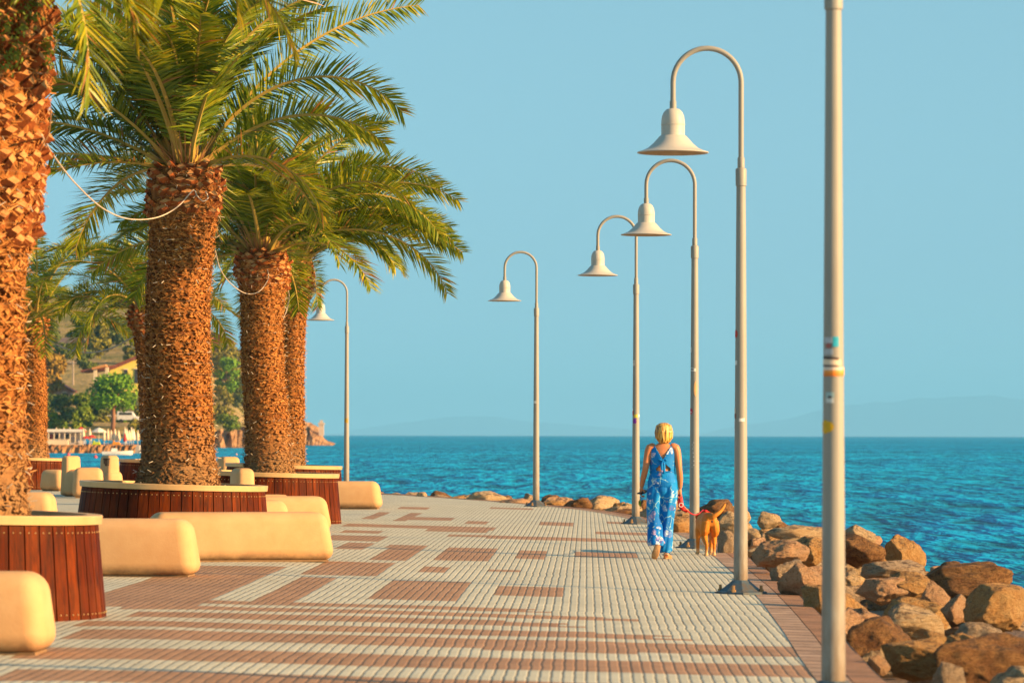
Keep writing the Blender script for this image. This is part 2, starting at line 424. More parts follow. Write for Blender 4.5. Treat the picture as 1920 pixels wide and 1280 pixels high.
BASE_BLUE = plain('weathered_blue_steel', (.05, .11, .16), (.10, .085, .07), scale=9, rough=.6, bump=.3, metal=.2)
BOLT = plain('rusty_bolt', (.42, .24, .10), rough=.45, metal=.5)
LAMP_GROUP = 'street lamps along the promenade edge'
def make_lamp():
    """5.2 m post with a crook arm towards -x and a hanging bell shade"""
    root = empty('street_lamp', (0, 0, 0))
    b = MB(); b.lathe([(.25, 0), (.25, .02), (.20, .03), (.105, .105), (.08, .13)], 8); b.build('base_plate', BASE_BLUE, root)
    for k in range(4):
        a = PI / 4 + k * PI / 2 + .35
        b = MB(); c = (.205 * math.cos(a), .205 * math.sin(a), 0)
        b.lathe([(.024, .02), (.024, .045), (.014, .047), (.014, .085)], 6, c); b.build('bolt', BOLT, root)
    b = MB(); b.lathe([(.068, .11), (.066, .5), (.063, 1.0), (.044, 3.90), (.044, 3.95)], 20); b.build('pole', LAMP_PAINT, root, True, 40)
    b = MB(); b.lathe([(.044, 3.87), (.052, 3.875), (.053, 4.03), (.048, 4.04), (.034, 4.045), (.034, 4.14), (.026, 4.15)], 20); b.build('collar', LAMP_PAINT, root, True, 40)
    r, w, top = .0255, .325, 4.86
    pts = [(0, 0, 4.1), (0, 0, 4.5), (0, 0, top - .02)] + [(-w + w * math.cos(t), 0, top + w * math.sin(t)) for t in np.linspace(0.08, PI - .0, 22)]
    pts += [(-2 * w, 0, top - .1), (-2 * w, 0, top - .20)]
    b = MB(); b.tube(pts, r, 12); b.build('arm', LAMP_PAINT, root, True, 60)
    x, zt = -2 * w, top - .20
    b = MB(); b.lathe([(.032, 0), (.032, -.075), (.022, -.08)], 16, (x, 0, zt + .02)); b.build('arm_collar', LAMP_PAINT, root, True, 40)
    b = MB(); zt -= .05
    b.lathe([(.03, .0), (.06, -.008), (.088, -.035), (.105, -.075), (.112, -.125), (.112, -.15), (.116, -.152), (.116, -.158), (.112, -.16), (.112, -.245), (.114, -.262), (.110, -.265)], 28, (x, 0, zt)); hood = b.build('lamp_hood', SHADE_PAINT, root, True, 35)
    b = MB()
    b.lathe([(.112, -.258), (.125, -.262), (.150, -.29), (.19, -.335), (.24, -.378), (.30, -.405), (.338, -.415), (.342, -.421), (.336, -.427), (.33, -.424)], 36, (x, 0, zt), caps=False)
    b.lathe([(.33, -.424), (.29, -.412), (.22, -.372), (.15, -.32), (.10, -.285), (.02, -.28)], 36, (x, 0, zt), 1, caps=False)
    b.build('lamp_shade', [SHADE_PAINT, SHADE_INNER], root, True, 35)
    b = MB(); b.ball((x, 0, zt - .32), (.055, .055, .08)); b.build('bulb', plain('bulb_glass', (.8, .75, .65), rough=.2, bump=0), root, True)
    return root
LP = [((1564, 1318), 'nearest pale lamp post, plastered with stickers, its lamp above the picture'),
      ((1390, 1112), 'pale crook lamp with the largest shade, blue base plate and red sticker on its post'),
      ((1303, 1027), 'pale crook lamp whose post stands between the walking woman and the dog'),
      ((1193, 982), 'pale crook lamp whose post rises just behind the walking woman'),
      ((1006, 949), 'pale crook lamp standing alone against the sea at the bend of the rocks'),
      ((650.5, 931), 'small pale crook lamp rising behind the end of a cream bench')]
lamp0 = make_lamp(); LAMPS = []
for i, ((px, py), lab) in enumerate(LP):
    o = lamp0 if i == 0 else copy_tree(lamp0)
    p = gp(px, py) if i < 5 else at(px, py, 94.5); p.z = zg(p.x); o.location = p; o.rotation_euler = (0, 0, (0, R(2), R(-2), R(4), R(3), R(6))[i])
    tag(o, lab, 'street lamp', LAMP_GROUP); LAMPS.append(o)
o = copy_tree(lamp0); o.location = (at(72, 800, 108).x, 108, .11); o.rotation_euler = (0, 0, .1)
tag(o, 'lamp post showing only its pale pole beside the far slim palm trunk', 'street lamp', LAMP_GROUP)

# stickers: patches bent round the post
def sticker(lamp, py, hpx, a0, a1, colors, label=None, tilt=0.0, shape='rect', bands=None):
    """a0..a1: degrees round the post, 0 = facing the camera, positive to the right"""
    d = lamp.location.y; z0 = at(960, py, d).z - lamp.location.z; h = hpx * d / F
    def rad(z): return .0445 + .0235 * (1 - min(1, max(0, z / 3.9))) + .0030
    n = 8; rows = 6 if shape != 'rect' else len(colors) if isinstance(colors[0], tuple) else 1
    b = MB(); mats = []
    cols = colors if isinstance(colors[0], tuple) else [colors]
    for c in cols: mats.append(plain('sticker_film', c, tuple(x * .85 for x in c), scale=40, rough=.45, bump=0))
    vs = []
    for j in range(rows + 1):
        t = j / rows
        for i in range(n + 1):
            s_ = i / n
            if shape == 'round':
                k = math.sqrt(max(0, 1 - (2 * t - 1) ** 2)); a = a0 + (a1 - a0) * s_ if k == 1 else (a0 + a1) / 2 + (s_ - .5) * (a1 - a0) * k
            else: a = a0 + (a1 - a0) * s_ + (.0 if shape == 'rect' else 4 * math.sin(t * 9 + i))
            z = z0 - h * t + tilt * h * (s_ - .5)
            r_ = rad(z); a = R(a) - lamp.rotation_euler.z
            vs.append((r_ * math.sin(a), -r_ * math.cos(a), z))
    fs = [(j * (n + 1) + i, (j + 1) * (n + 1) + i, (j + 1) * (n + 1) + i + 1, j * (n + 1) + i + 1) for j in range(rows) for i in range(n)]
    b.add(vs, fs)
    if rows == len(cols): b.m = [j for j in range(rows) for i in range(n)]
    o = b.build('sticker', mats, lamp)
    if label: o['label'] = label
    return o
W_, BL, OR, RE, YE, DK = (.75, .72, .66), (.03, .38, .52), (.75, .20, .02), (.55, .03, .01), (.66, .38, .01), (.06, .03, .025)
L1, L2, L3, L4, L5, L6 = LAMPS
sticker(L1, 630, 19, -8, 26, BL, 'bright blue sticker')
sticker(L1, 631, 11, -60, -10, (.45, .47, .50)); sticker(L1, 642, 10, -50, -16, (.40, .12, .10), 'dull red sticker', shape='round')
sticker(L1, 653, 11, -60, -5, (.42, .44, .46)); sticker(L1, 668, 5, -80, 25, DK, 'dark torn sticker', tilt=-.5)
sticker(L1, 672, 11, -80, 40, (.72, .58, .42), 'long pale sticker', tilt=-.2); sticker(L1, 683, 3, -80, 22, (.12, .07, .06), tilt=-.8)
sticker(L1, 687, 17, -75, 60, [(.75, .62, .5), (.78, .30, .05), OR], 'white and orange sticker'); sticker(L1, 687, 15, 61, 78, (.80, .42, .02))
sticker(L1, 734, 10, -50, 0, (.35, .48, .47)); sticker(L1, 740, 6, -35, -14, DK, shape='round'); sticker(L1, 745, 9, -48, -2, (.60, .62, .58), 'small white sticker')
sticker(L1, 785, 27, -115, -2, YE, 'yellow rounded sticker', shape='round')
sticker(L2, 617, 16, -95, -38, RE, 'red lip shaped sticker', shape='round'); sticker(L2, 675, 8, -75, -42, W_)
sticker(L2, 764, 10, -95, -58, (.6, .5, .4)); sticker(L2, 774, 9, -95, -52, (.25, .10, .08)); sticker(L2, 786, 20, -90, -62, (.5, .5, .52)); sticker(L2, 783, 6, -22, 32, W_, 'small white tag')
sticker(L3, 650, 10, -80, -52, W_); sticker(L3, 689, 6, -75, 16, W_, 'white tag with dark scribble', tilt=-.3); sticker(L3, 690, 3, -68, -15, (.12, .10, .10), tilt=-.3)
sticker(L3, 713, 30, -15, 30, (.62, .38, .17), 'long orange sticker', shape='round'); sticker(L3, 764, 12, -85, -30, (.6, .02, .05), 'red and white sticker', shape='round'); sticker(L3, 770, 3, -70, -45, W_, shape='round')
for k in range(26):
    if k % 2: sticker(L3, 826 + k * 1.9, 1.6, -28 + 9 * math.sin(k * 1.7), -18 + 14 * math.sin(k * 1.7 + .6), W_)
sticker(L4, 675, 2, -80, -18, (.7, .6, .5)); sticker(L4, 678, 7, -76, -22, (.62, .52, .45), 'pale scribbled sticker'); sticker(L4, 764, 6, -80, -58, W_); sticker(L4, 769, 9, -85, -45, RE)
sticker(L4, 776, 6, -38, 30, (.70, .55, .06), 'yellow and white sticker'); sticker(L4, 776, 5, 31, 75, W_); sticker(L4, 784, 9, -55, 5, (.22, .03, .36), 'purple scribbled sticker', shape='wavy')
sticker(L5, 751, 5, -60, 0, W_); sticker(L6, 785, 8, -60, 40, (.45, .26, .03))

# ------------------------------------------------------------------ planters
m = NT('cladding_wood'); ob = m.co('Object')
w = m.attr('plank'); grain = m.noise(1.0, 5, .65, vec=m.co('Object', (26, 26, 1.6)), dist=.6)
c = m.mix(w, (.075, .010, .0006), (.155, .026, .0015)); c = m.mix(m.ramp(grain, [(.38, 0.0), (.68, 1.0)]), c, (.03, .008, .003))
knot = m.ramp(m.vor(3.2, vec=m.co('Object', (1, 1, .45))), [(.02, 1.0), (.10, 0.0)])
c = m.mix(m.math('MULTIPLY', knot, .7), c, (.03, .01, .006)); c = m.mix(m.ramp(m.noise(2.5, 4), [(.5, 0.0), (.8, .45)]), c, (.16, .05, .015))
m.bump(grain, .35, .006); WOOD = m.done(c, .65, .07)
RIM = plain('rim_metal', (.58, .38, .18), (.48, .30, .13), scale=3, rough=.42, bump=.1, metal=.15)
SCREW = plain('brass_screw', (.75, .5, .2), rough=.3, metal=.6, bump=0)
SOIL = plain('planter_soil', (.09, .055, .035), scale=12, bump=.9, dist=.05)
PLINTH = plain('planter_gap', (.012, .008, .006))
PL = [(29.2, -4.27, 1.12), (46, -4.066, 1.11), (60, -3.845, 1.12), (74.5, -4.44, 1.12), (96, -12.2, 1.1), (86, -7.7, 1.1)]
PLAB = ['dark wood planter with metal rim nearest the camera, its planks flaring outwards',
        'dark wood planter round the thickest palm, behind two cream benches',
        'reddish wood planter with tall clean planks beside the open paving',
        'wood planter mostly hidden, its pale rim just above another planter',
        'wood planter far back under the slim palm next to the thin pole',
        'dark shaded planter beside the pink backrest, half hidden behind the thick trunk']
HP = .80
def make_planter(i):
    d, x, r = PL[i]; z = zg(x); root = empty('planter', (x, d, z), 0, PLAB[i], 'planter', 'round wooden tree planters')
    root.rotation_euler = (0, R(1.6), 0)
    fl = .07
    b = MB(); n = 54; att = []
    for k in range(n):
        a0, a1 = 2 * PI * (k + .045) / n, 2 * PI * (k + .955) / n; v = random.random()
        vs = []
        for rr_, z_ in ((r + fl, .015 + random.random() * .008), (r - .015, HP - .072)):
            for a in (a0, (a0 + a1) / 2, a1): vs.append((rr_ * math.cos(a), rr_ * math.sin(a), z_))
            for a in (a1, (a0 + a1) / 2, a0): vs.append(((rr_ - .03) * math.cos(a), (rr_ - .03) * math.sin(a), z_))
        fs = [(j, (j + 1) % 6, 6 + (j + 1) % 6, 6 + j) for j in range(6)] + [(5, 4, 3, 2, 1, 0), (6, 7, 8, 9, 10, 11)]
        b.add(vs, fs); att += [v] * len(fs)
    me = b.mesh('cladding'); a = me.attributes.new('plank', 'FLOAT', 'FACE'); a.data.foreach_set('value', att); finish('cladding', me, WOOD, root)
    b = MB(); b.lathe([(r + fl - .045, .0), (r - .06, HP - .05)], 54); b.build('lining', PLINTH, root)
    b = MB(); b.lathe([(r - .10, HP - .13), (r - .10, HP), (r + .012, HP), (r + .016, HP - .008), (r + .010, HP - .066), (r - .01, HP - .068)], 72, caps=False); b.build('rim', RIM, root, True, 30)
    b = MB(); b.lathe([(r - .09, HP - .09), (.6, HP - .06), (.2, HP - .02)], 40); b.build('soil', SOIL, root, True)
    b = MB()
    for k in range(n):
        for s_ in (.28, .72):
            a = 2 * PI * (k + s_) / n
            for zz_, rr_ in ((HP - .125, r - .009), (.07, r + fl - .004)):
                b.ball(((rr_) * math.cos(a), rr_ * math.sin(a), zz_), .0065, 6, 4)
    tag(b.build('screw_heads', SCREW, root), kind='stuff')
    return root
for i in range(6): make_planter(i)

# ------------------------------------------------------------------ benches: rounded cream concrete blocks
m = NT('cream_concrete'); pit = m.vor(38); st = m.noise(2.6, 5, .6)
c = m.mix(m.ramp(st, [(.35, 0.0), (.65, 1.0)]), (.56, .345, .165), (.50, .285, .125)); c = m.mix(m.ramp(m.noise(1.1, 4, .7, vec=m.co('Object', (1, 1, 2.5))), [(.55, 0.0), (.72, .35)]), c, (.42, .22, .10))
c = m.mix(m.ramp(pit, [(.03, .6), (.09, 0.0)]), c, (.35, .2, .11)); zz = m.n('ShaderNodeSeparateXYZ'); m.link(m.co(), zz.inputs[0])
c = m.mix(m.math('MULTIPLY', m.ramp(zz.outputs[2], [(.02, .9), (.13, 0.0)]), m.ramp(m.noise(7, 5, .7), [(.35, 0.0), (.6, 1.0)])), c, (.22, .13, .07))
c = m.mix(m.ramp(m.noise(6, 6, .75, dist=.8), [(.58, 0.0), (.68, .45)]), c, (.50, .30, .16))
m.bump(m.math('ADD', m.noise(45, 4), m.ramp(pit, [(.03, 0.0), (.09, .6)])), .22, .006)
CREAM = m.done(c, .72, .25)
FOOT = plain('bench_foot', (.25, .15, .07))
def block(l, w, h, top=.9, r=.125, skew=0.0, z0=0.015):
    """rounded block, narrower at the top"""
    me = bpy.data.meshes.new('b'); bm = bmesh.new(); bmesh.ops.create_cube(bm, size=1)
    for v in bm.verts:
        k = 1.0 if v.co.z < 0 else 0
        ins = 0 if k else min(.5 * (1 - top) * l, .09); inw = 0 if k else min(.5 * (1 - top) * w, .07)
        v.co = Vector((v.co.x * 2 * (l / 2 - ins) + (0 if k else skew), v.co.y * 2 * (w / 2 - inw), z0 + (v.co.z + .5) * h))
    bmesh.ops.bevel(bm, geom=bm.edges[:] , offset=r, segments=5, affect='EDGES', profile=.5)
    bm.to_mesh(me); bm.free(); me.polygons.foreach_set('use_smooth', [True] * len(me.polygons)); return me
def bench(loc, l, w, h, rz, label, back=None, top=.86):
    root = empty('bench', loc, rz, label, 'bench', 'rounded cream concrete benches')
    o = finish('seat', block(l, w, h, top), CREAM, root)
    b = MB(); b.box((0, 0, .008), (l - .16, w - .16, .02)); b.build('foot', FOOT, root)
    if back:
        x, bw, bh, bd = back
        o = finish('backrest', block(bw, bd, bh, .86, r=min(.09, bw * .3)), CREAM, root); o.location.x = x; o.location.z = .0
    return root
def bench_px(x0, x1, ybase, h, w, rz, label, back=None, top=.86, d=None):
    p0, p1 = (gp(x0, ybase), gp(x1, ybase)) if d is None else (at(x0, 900, d), at(x1, 900, d))
    l = (p1.x - p0.x) / math.cos(rz); c = (p0 + p1) / 2; z = zg(c.x)
    return bench((c.x - w * .5 * math.sin(rz), c.y + w / 2, z), l, w, h, rz, label, back, top)
bench_px(-190, 90, 1228, .50, .60, R(-3), 'cream block bench cut off by the picture edge, in front of the nearest planter')
bench_px(60, 369, 1081, .545, .62, R(-4), 'cream block bench whose left end hides behind the nearest planter')
bench_px(276, 634, 1054, .52, .60, R(13), 'longest cream block bench, standing wholly visible in front of the thick palm')
bench_px(450, 627, 997, .49, .62, R(14), 'cream block bench partly hidden, beside the red planks of the third planter')
bench_px(380, 553, 1004, .47, .60, R(18), 'short cream bench end squeezed between the second planter and another bench')
bench_px(560, 716, 954, .50, .62, R(-4), 'bright cream bench closest to the lone lamp, sea directly behind it')
bench_px(-20, 100, 0, .50, .62, R(-6), 'cream bench end peeping out behind the nearest palm trunk', d=57)
bench_px(70, 115, 0, .50, .60, R(-25), 'small cream bench in front of the far planter under the slim palm', d=93)
bench_px(112, 150, 0, .58, .60, R(-30), 'cream chair-like bench with upright backrest, sea behind it', back=(-.18, .24, .88, .56), d=85)
bench_px(136, 197, 0, .64, .62, R(6), 'cream bench next to the chair-like one, end on to the camera', d=83)
bench_px(203, 236, 0, .56, .62, R(32), 'shaded pinkish bench with a backrest and dark cloth on it', back=(-.02, .34, .90, .5), d=84)
bench_px(440, 560, 0, .48, .60, R(20), 'bench of which only a rounded upright backrest shows above a planter rim', back=(-.28, .31, .87, .55), d=56.5)
bench_px(413, 520, 0, .48, .60, R(20), 'pinkish backrest barely showing above the rim of the fourth planter', back=(-.35, .45, .90, .55), d=80)
b = MB(); p = at(205, 865, 83.6)
b.box((0, 0, 0), (.10, .3, .10)); b.box((.0, 0, .06), (.12, .34, .03)); b.box((.01, 0, -.07), (.07, .26, .05))
tag(b.build('cloth', plain('black_cloth', (.02, .018, .016)), bevel=.02, loc=(p.x - .05, p.y, p.z)), 'black cloth hanging over the shaded pinkish backrest', 'cloth')
# ------------------------------------------------------------------ palms
m = NT('palm_leaf'); sh = m.attr('shade')
c = m.ramp(sh, [(0.0, (.03, .07, .004)), (.35, (.10, .165, .006)), (.7, (.23, .265, .008)), (.93, (.46, .38, .012)), (1.0, (.32, .15, .04))])
m.done(c, .42, .4)
tr = m.n('ShaderNodeBsdfTranslucent'); m.link(m.mix(1.0, c, (1.5, 1.25, .5), 'MULTIPLY'), tr.inputs[0])
ms = m.n('ShaderNodeMixShader'); ms.inputs[0].default_value = .28
m.link(m.bsdf.outputs[0], ms.inputs[1]); m.link(tr.outputs[0], ms.inputs[2]); m.link(ms.outputs[0], m.out.inputs[0]); LEAF = m.m
RACHIS = plain('palm_rachis', (.42, .28, .06), (.32, .24, .05), scale=3, rough=.45, bump=.05)
DRYLEAF = plain('dry_palm_leaf', (.35, .17, .06), (.25, .12, .05), scale=4, rough=.7)
m = NT('palm_bark'); r_ = m.attr('shade'); nz = m.noise(9, 5, .65)
c = m.ramp(r_, [(0.0, (.10, .03, .006)), (.3, (.30, .11, .024)), (.75, (.56, .25, .066)), (1.0, (.66, .36, .13))]); zz = m.n('ShaderNodeSeparateXYZ'); m.link(m.co(), zz.inputs[0])
c = m.mix(m.math('MULTIPLY', m.ramp(zz.outputs[2], [(.3, .75), (1.9, 0.0)]), m.ramp(m.noise(1.7, 3), [(.3, .4), (.6, 1.0)])), c, (.27, .165, .075))
c = m.mix(m.ramp(nz, [(.45, 0.0), (.75, .5)]), c, (.14, .05, .014))
m.bump(m.noise(40, 4, .7), .6, .012); BARK = m.done(c, .85, .15)
BOOT = plain('cut_leaf_base', (.50, .25, .085), (.38, .155, .048), scale=14, rough=.8, bump=.4, dist=.01)
BOOT_SIDE = plain('leaf_base_side', (.34, .09, .018), (.19, .05, .010), scale=12, rough=.85, bump=.4)
LED = plain('light_nib', (.66, .56, .42), rough=.35, bump=0)
WIRE = plain('pale_cable', (.62, .50, .38), rough=.5, bump=0); LWIRE = plain('light_wire', (.30, .17, .08), bump=0)
Z = np.array([0, 0, 1.0])
def nrm(v): return v / np.maximum(np.linalg.norm(v, axis=-1, keepdims=True), 1e-9)
def frond_mesh(az, elev, bend, L, rng, leaf=.46, n=95, side_bend=0.0, roll=0.0, young=0.0, dry=.05):
    """one feather leaf growing from the origin"""
    K = 26; t = np.linspace(0, 1, K)
    e = R(elev) - R(bend) * t ** 1.35; a = R(az) + R(side_bend) * t ** 1.5
    T = np.stack([np.cos(e) * np.cos(a), np.cos(e) * np.sin(a), np.sin(e)], 1)
    P = np.concatenate([[[0, 0, 0]], np.cumsum((T[1:] + T[:-1]) / 2 * (L / (K - 1)), 0)])
    Sd = np.stack([np.sin(a), -np.cos(a), np.zeros(K)], 1); N = np.cross(Sd, T)
    ro = R(roll) * (.3 + .7 * t); Sd, N = Sd * np.cos(ro)[:, None] + N * np.sin(ro)[:, None], N * np.cos(ro)[:, None] - Sd * np.sin(ro)[:, None]
    V, Fc, M, A = [], [], [], []
    # midrib
    w = .032 * (1 - t) ** .8 + .004; w[:3] *= (2.6, 1.8, 1.3)
    ring = np.stack([P - Sd * w[:, None], P - N * (w * .7)[:, None], P + Sd * w[:, None], P + N * (w * .35)[:, None]], 1).reshape(-1, 3)
    V.append(ring)
    for i in range(K - 1):
        for k in range(4):
            Fc.append((i * 4 + k, i * 4 + (k + 1) % 4, i * 4 + 4 + (k + 1) % 4, i * 4 + 4 + k)); M.append(1); A.append(.5)
    base = len(ring)
    # leaflets
    tt = np.linspace(.10, .995, n); tt = np.repeat(tt, 2) + rng.uniform(-.004, .004, 2 * n); tt = np.clip(tt, .05, 1)
    sg = np.tile([1.0, -1.0], n)
    def ip(Q): return np.stack([np.interp(tt, t, Q[:, k]) for k in range(3)], 1)
    p, T_, S_, N_ = ip(P), nrm(ip(T)), nrm(ip(Sd)), nrm(ip(N))
    ln = leaf * np.clip(np.sin(PI * np.clip((tt + .12) / 1.32, 0, 1)) ** .7, .05, 1) * rng.uniform(.85, 1.12, 2 * n) * np.where(tt < .2, .55, 1) * (1 - .35 * tt ** 6)
    fw = np.interp(tt, [0, .15, .5, 1], [.2, .40, .60, 1.05]) + rng.normal(0, .10, 2 * n)
    upv = rng.uniform(.02, .62, 2 * n) + young * .5
    D = nrm(T_ * fw[:, None] + S_ * (sg * (.95 - .3 * young))[:, None] + N_ * upv[:, None])
    wd = nrm(np.cross(D, N_ + .5 * S_ * sg[:, None] + rng.normal(0, .35, (2 * n, 3))))
    bw = (.0082 + .0060 * rng.random(2 * n))[:, None] * (leaf / .46)
    l = ln[:, None]; droop = (rng.uniform(.06, .26, 2 * n) * (1 - .6 * young))[:, None]
    b0 = p; m1 = p + D * l * .45 - Z * droop * l * .25; tp = p + D * l - Z * droop * l
    vs = np.stack([b0 - wd * bw * .6, b0 + wd * bw * .6, m1 - wd * bw, m1 + wd * bw, tp], 1).reshape(-1, 3)
    V.append(vs)
    shade = np.clip(rng.normal(.50, .19, 2 * n) + .25 * (tt - .5), 0, .93); shade[rng.random(2 * n) < dry] = 1.0
    for i in range(2 * n):
        o = base + i * 5
        Fc.append((o, o + 1, o + 3, o + 2)); Fc.append((o + 2, o + 3, o + 4)); M += [0, 0]; A += [shade[i]] * 2
    me = bpy.data.meshes.new('frond'); me.from_pydata(np.concatenate(V).tolist(), [], Fc)
    me.polygons.foreach_set('material_index', M)
    at_ = me.attributes.new('shade', 'FLOAT', 'FACE'); at_.data.foreach_set('value', np.array(A, np.float32)); me.update()
    return me
def trunk_fn(base, top, rb, rm, rt, pine):
    """centre line and radius of a trunk from the soil to the crown"""
    H = (top - base).length
    def f(s):
        c = base.lerp(top, s); z = s * H
        r = rm + (rb - rm) * math.exp(-z / .45) + (rt - rm) * (1 / (1 + math.exp(-(z - (H - pine)) / .10)))
        r *= 1 - .25 * max(0, (z - (H - .22)) / .22) ** 2
        c = c + Vector((.05 * math.sin(s * 4 + base.x), 0, 0)) * math.sin(PI * s)
        return c, r
    return f, H
def make_trunk(root, f, H, pine, seed, fine=1.0, gs=1.0):
    rng = random.Random(seed); b = MB(); A = []; org = root.location
    n, rows = 40, int(H / .06)
    vs = []
    for j in range(rows + 1):
        c, r = f(j / rows); c = c - org
        for i in range(n):
            a = 2 * PI * i / n; k = r - .03 + .022 * noise.noise((a * 3, j * .5, seed)) 
            vs.append((c.x + k * math.cos(a), c.y + k * math.sin(a), c.z))
    fs = [(j * n + i, j * n + (i + 1) % n, (j + 1) * n + (i + 1) % n, (j + 1) * n + i) for j in range(rows) for i in range(n)]
    b.add(vs, fs); A += [rng.random() * .4 for _ in fs]
    # leaf scars and cut leaf bases in spiral rows
    z, row = .03, 0
    while z < H - .03:
        up = z > H - pine; c, r = f(z / H)
        step = .088 if up else .036 * gs
        cnt = int(2 * PI * r / (.17 if up else .066 * gs))
        for i in range(cnt):
            if rng.random() < (.08 if up else .2): continue
            a = 2 * PI * (i + .5 * (row % 2) + rng.uniform(-.32, .32)) / cnt + row * .05
            zz = z + rng.uniform(-.03, .03) * (1 if up else gs * .8); c, r = f(min(1, zz / H)); c = c - org
            out = Vector((math.cos(a), math.sin(a), 0)); tan = Vector((-out.y, out.x, 0)); upz = Vector((0, 0, 1))
            w = (.092 if up else .037 * gs) * rng.uniform(.4, 1.1); h = (.038 if up else .018 * gs) * rng.uniform(.7, 1.2)
            pr = (.050 if up else .012) * rng.uniform(.1, 1.5); lift = (.07 if up else .016) * rng.uniform(.4, 1.2)
            o = c + out * (r - .045); q = c + out * (r - .005 + pr) + upz * lift
            k = rng.uniform(.72, .95); tl = rng.uniform(-.25, .25) if up else rng.uniform(-.3, .3); rise = rng.uniform(.0, .6) if up else rng.uniform(-.25, .4)
            d4 = [(-w, 0), (0, -h), (w, 0), (0, h)]
            vs = [o + tan * x * 1.15 + upz * y * 1.3 for x, y in d4] + [q + tan * (x * k) + upz * (y * k + tl * x * .4) - out * (y * rise + abs(x) * .12) for x, y in d4]
            b.add(vs, [(0, 1, 5, 4), (1, 2, 6, 5), (2, 3, 7, 6), (3, 0, 4, 7)], 2 if up else 0)
            b.add(vs[4:], [(0, 1, 2, 3)], 1 if up else 0)
            g = rng.random(); A += [g * .4] * 4 + [min(1, .10 + .5 * g)]
        z += step; row += 1
    # loose fibre
    for k in range(int(5200 * fine * H / 3.6)):
        zz = rng.random() * H; c, r = f(zz / H); c = c - org; a = rng.random() * 2 * PI
        out = Vector((math.cos(a), math.sin(a), 0)); tan = Vector((-out.y, out.x, 0))
        p = c + out * (r + rng.uniform(-.01, .03)); ang = rng.gauss(0, .75); l = rng.uniform(.025, .085) * gs; wv = rng.uniform(.002, .0048) * gs
        dv = tan * math.cos(ang) + Vector((0, 0, 1)) * math.sin(ang) + out * rng.uniform(-.3, .55); dv.normalize()
        sv = dv.cross(out).normalized() * wv
        b.add([p - sv, p + sv, p + dv * l + sv * .5 - out * .01, p + dv * l - sv * .5 - out * .01], [(0, 1, 2, 3)]); A.append(rng.uniform(.2, .85))
    me = b.mesh('trunk'); a_ = me.attributes.new('shade', 'FLOAT', 'FACE'); a_.data.foreach_set('value', A)
    return finish('trunk', me, [BARK, BOOT, BOOT_SIDE], root)
def fairy_lights(f, H, pine, seed, label, z0=.05, nr=None, only_rings=None):
    rng = random.Random(seed); b = MB(); c0, _ = f(0); o0 = Vector(c0)
    z = z0; k = 0; pts = []
    turns = (H - pine * .2 - z0) / .125
    N = int(turns * 26)
    for i in range(N):
        a = 2 * PI * i / 26; zz = z0 + (H - pine * .2 - z0) * i / N + .01 * math.sin(i * .7)
        c, r = f(zz / H); rr_ = r + .022 + .006 * math.sin(i * 2.1)
        pts.append(c + Vector((math.cos(a) * rr_, math.sin(a) * rr_, 0)) - o0)
    b.tube(pts, .0016, 4, 1)
    for i in range(0, N):
        if rng.random() < .30:
            a = 2 * PI * (i + rng.random()) / 26; p = pts[i]; out = Vector((math.cos(a), math.sin(a), rng.gauss(0, .55))); tan = Vector((-math.sin(a), math.cos(a), 0))
            dv = (out * rng.uniform(.3, 1) + tan * rng.gauss(0, .6) + Vector((0, 0, rng.gauss(0, .35)))).normalized()
            b.tube([p, p + dv * .03, p + dv * .055], [.0034, .0038, .003], 5)
    o = b.build('fairy_lights', [LED, LWIRE], loc=o0)
    return tag(o, label, 'fairy lights', 'fairy lights wound round the palm trunks')
PALMS = [  # soil centre px at planter, crown px, d, radii, pineapple height, frond count, length, label
    dict(d=29.2, base=(-73, 960), top=(-52, -70), r=(.52, .46, .60), pine=2.15, n=34, L=2.9, seed=11, lab='thick palm cut off by the picture edge, cut leaf bases high on its trunk'),
    dict(d=46, base=(333, 912), top=(346, 312), r=(.53, .385, .445), pine=.62, n=38, L=3.25, seed=5, lab='palm with the thickest fully visible trunk and a big feathery crown above it'),
    dict(d=60, base=(505, 890), top=(490, 472), r=(.42, .33, .42), pine=.60, n=46, L=3.05, seed=23, lab='palm with arching fronds reaching far over the paving, scaly orange trunk'),
    dict(d=74.5, base=(540, 874), top=(556, 490), r=(.36, .27, .33), pine=.75, n=40, L=3.0, seed=31, lab='palm whose narrower trunk stands half hidden behind the leaning scaly one'),
    dict(d=96, base=(62, 860), top=(66, 592), r=(.45, .29, .33), pine=.5, n=24, L=3.2, seed=47, lab='slim palm far back beside the thin pole, yellow crown base'),
    dict(d=86, base=(300, 866), top=(270, 575), r=(.40, .33, .40), pine=.6, n=26, L=2.9, seed=59, lab='shaded palm peeking out behind the thick trunk, dark drooping fronds')]
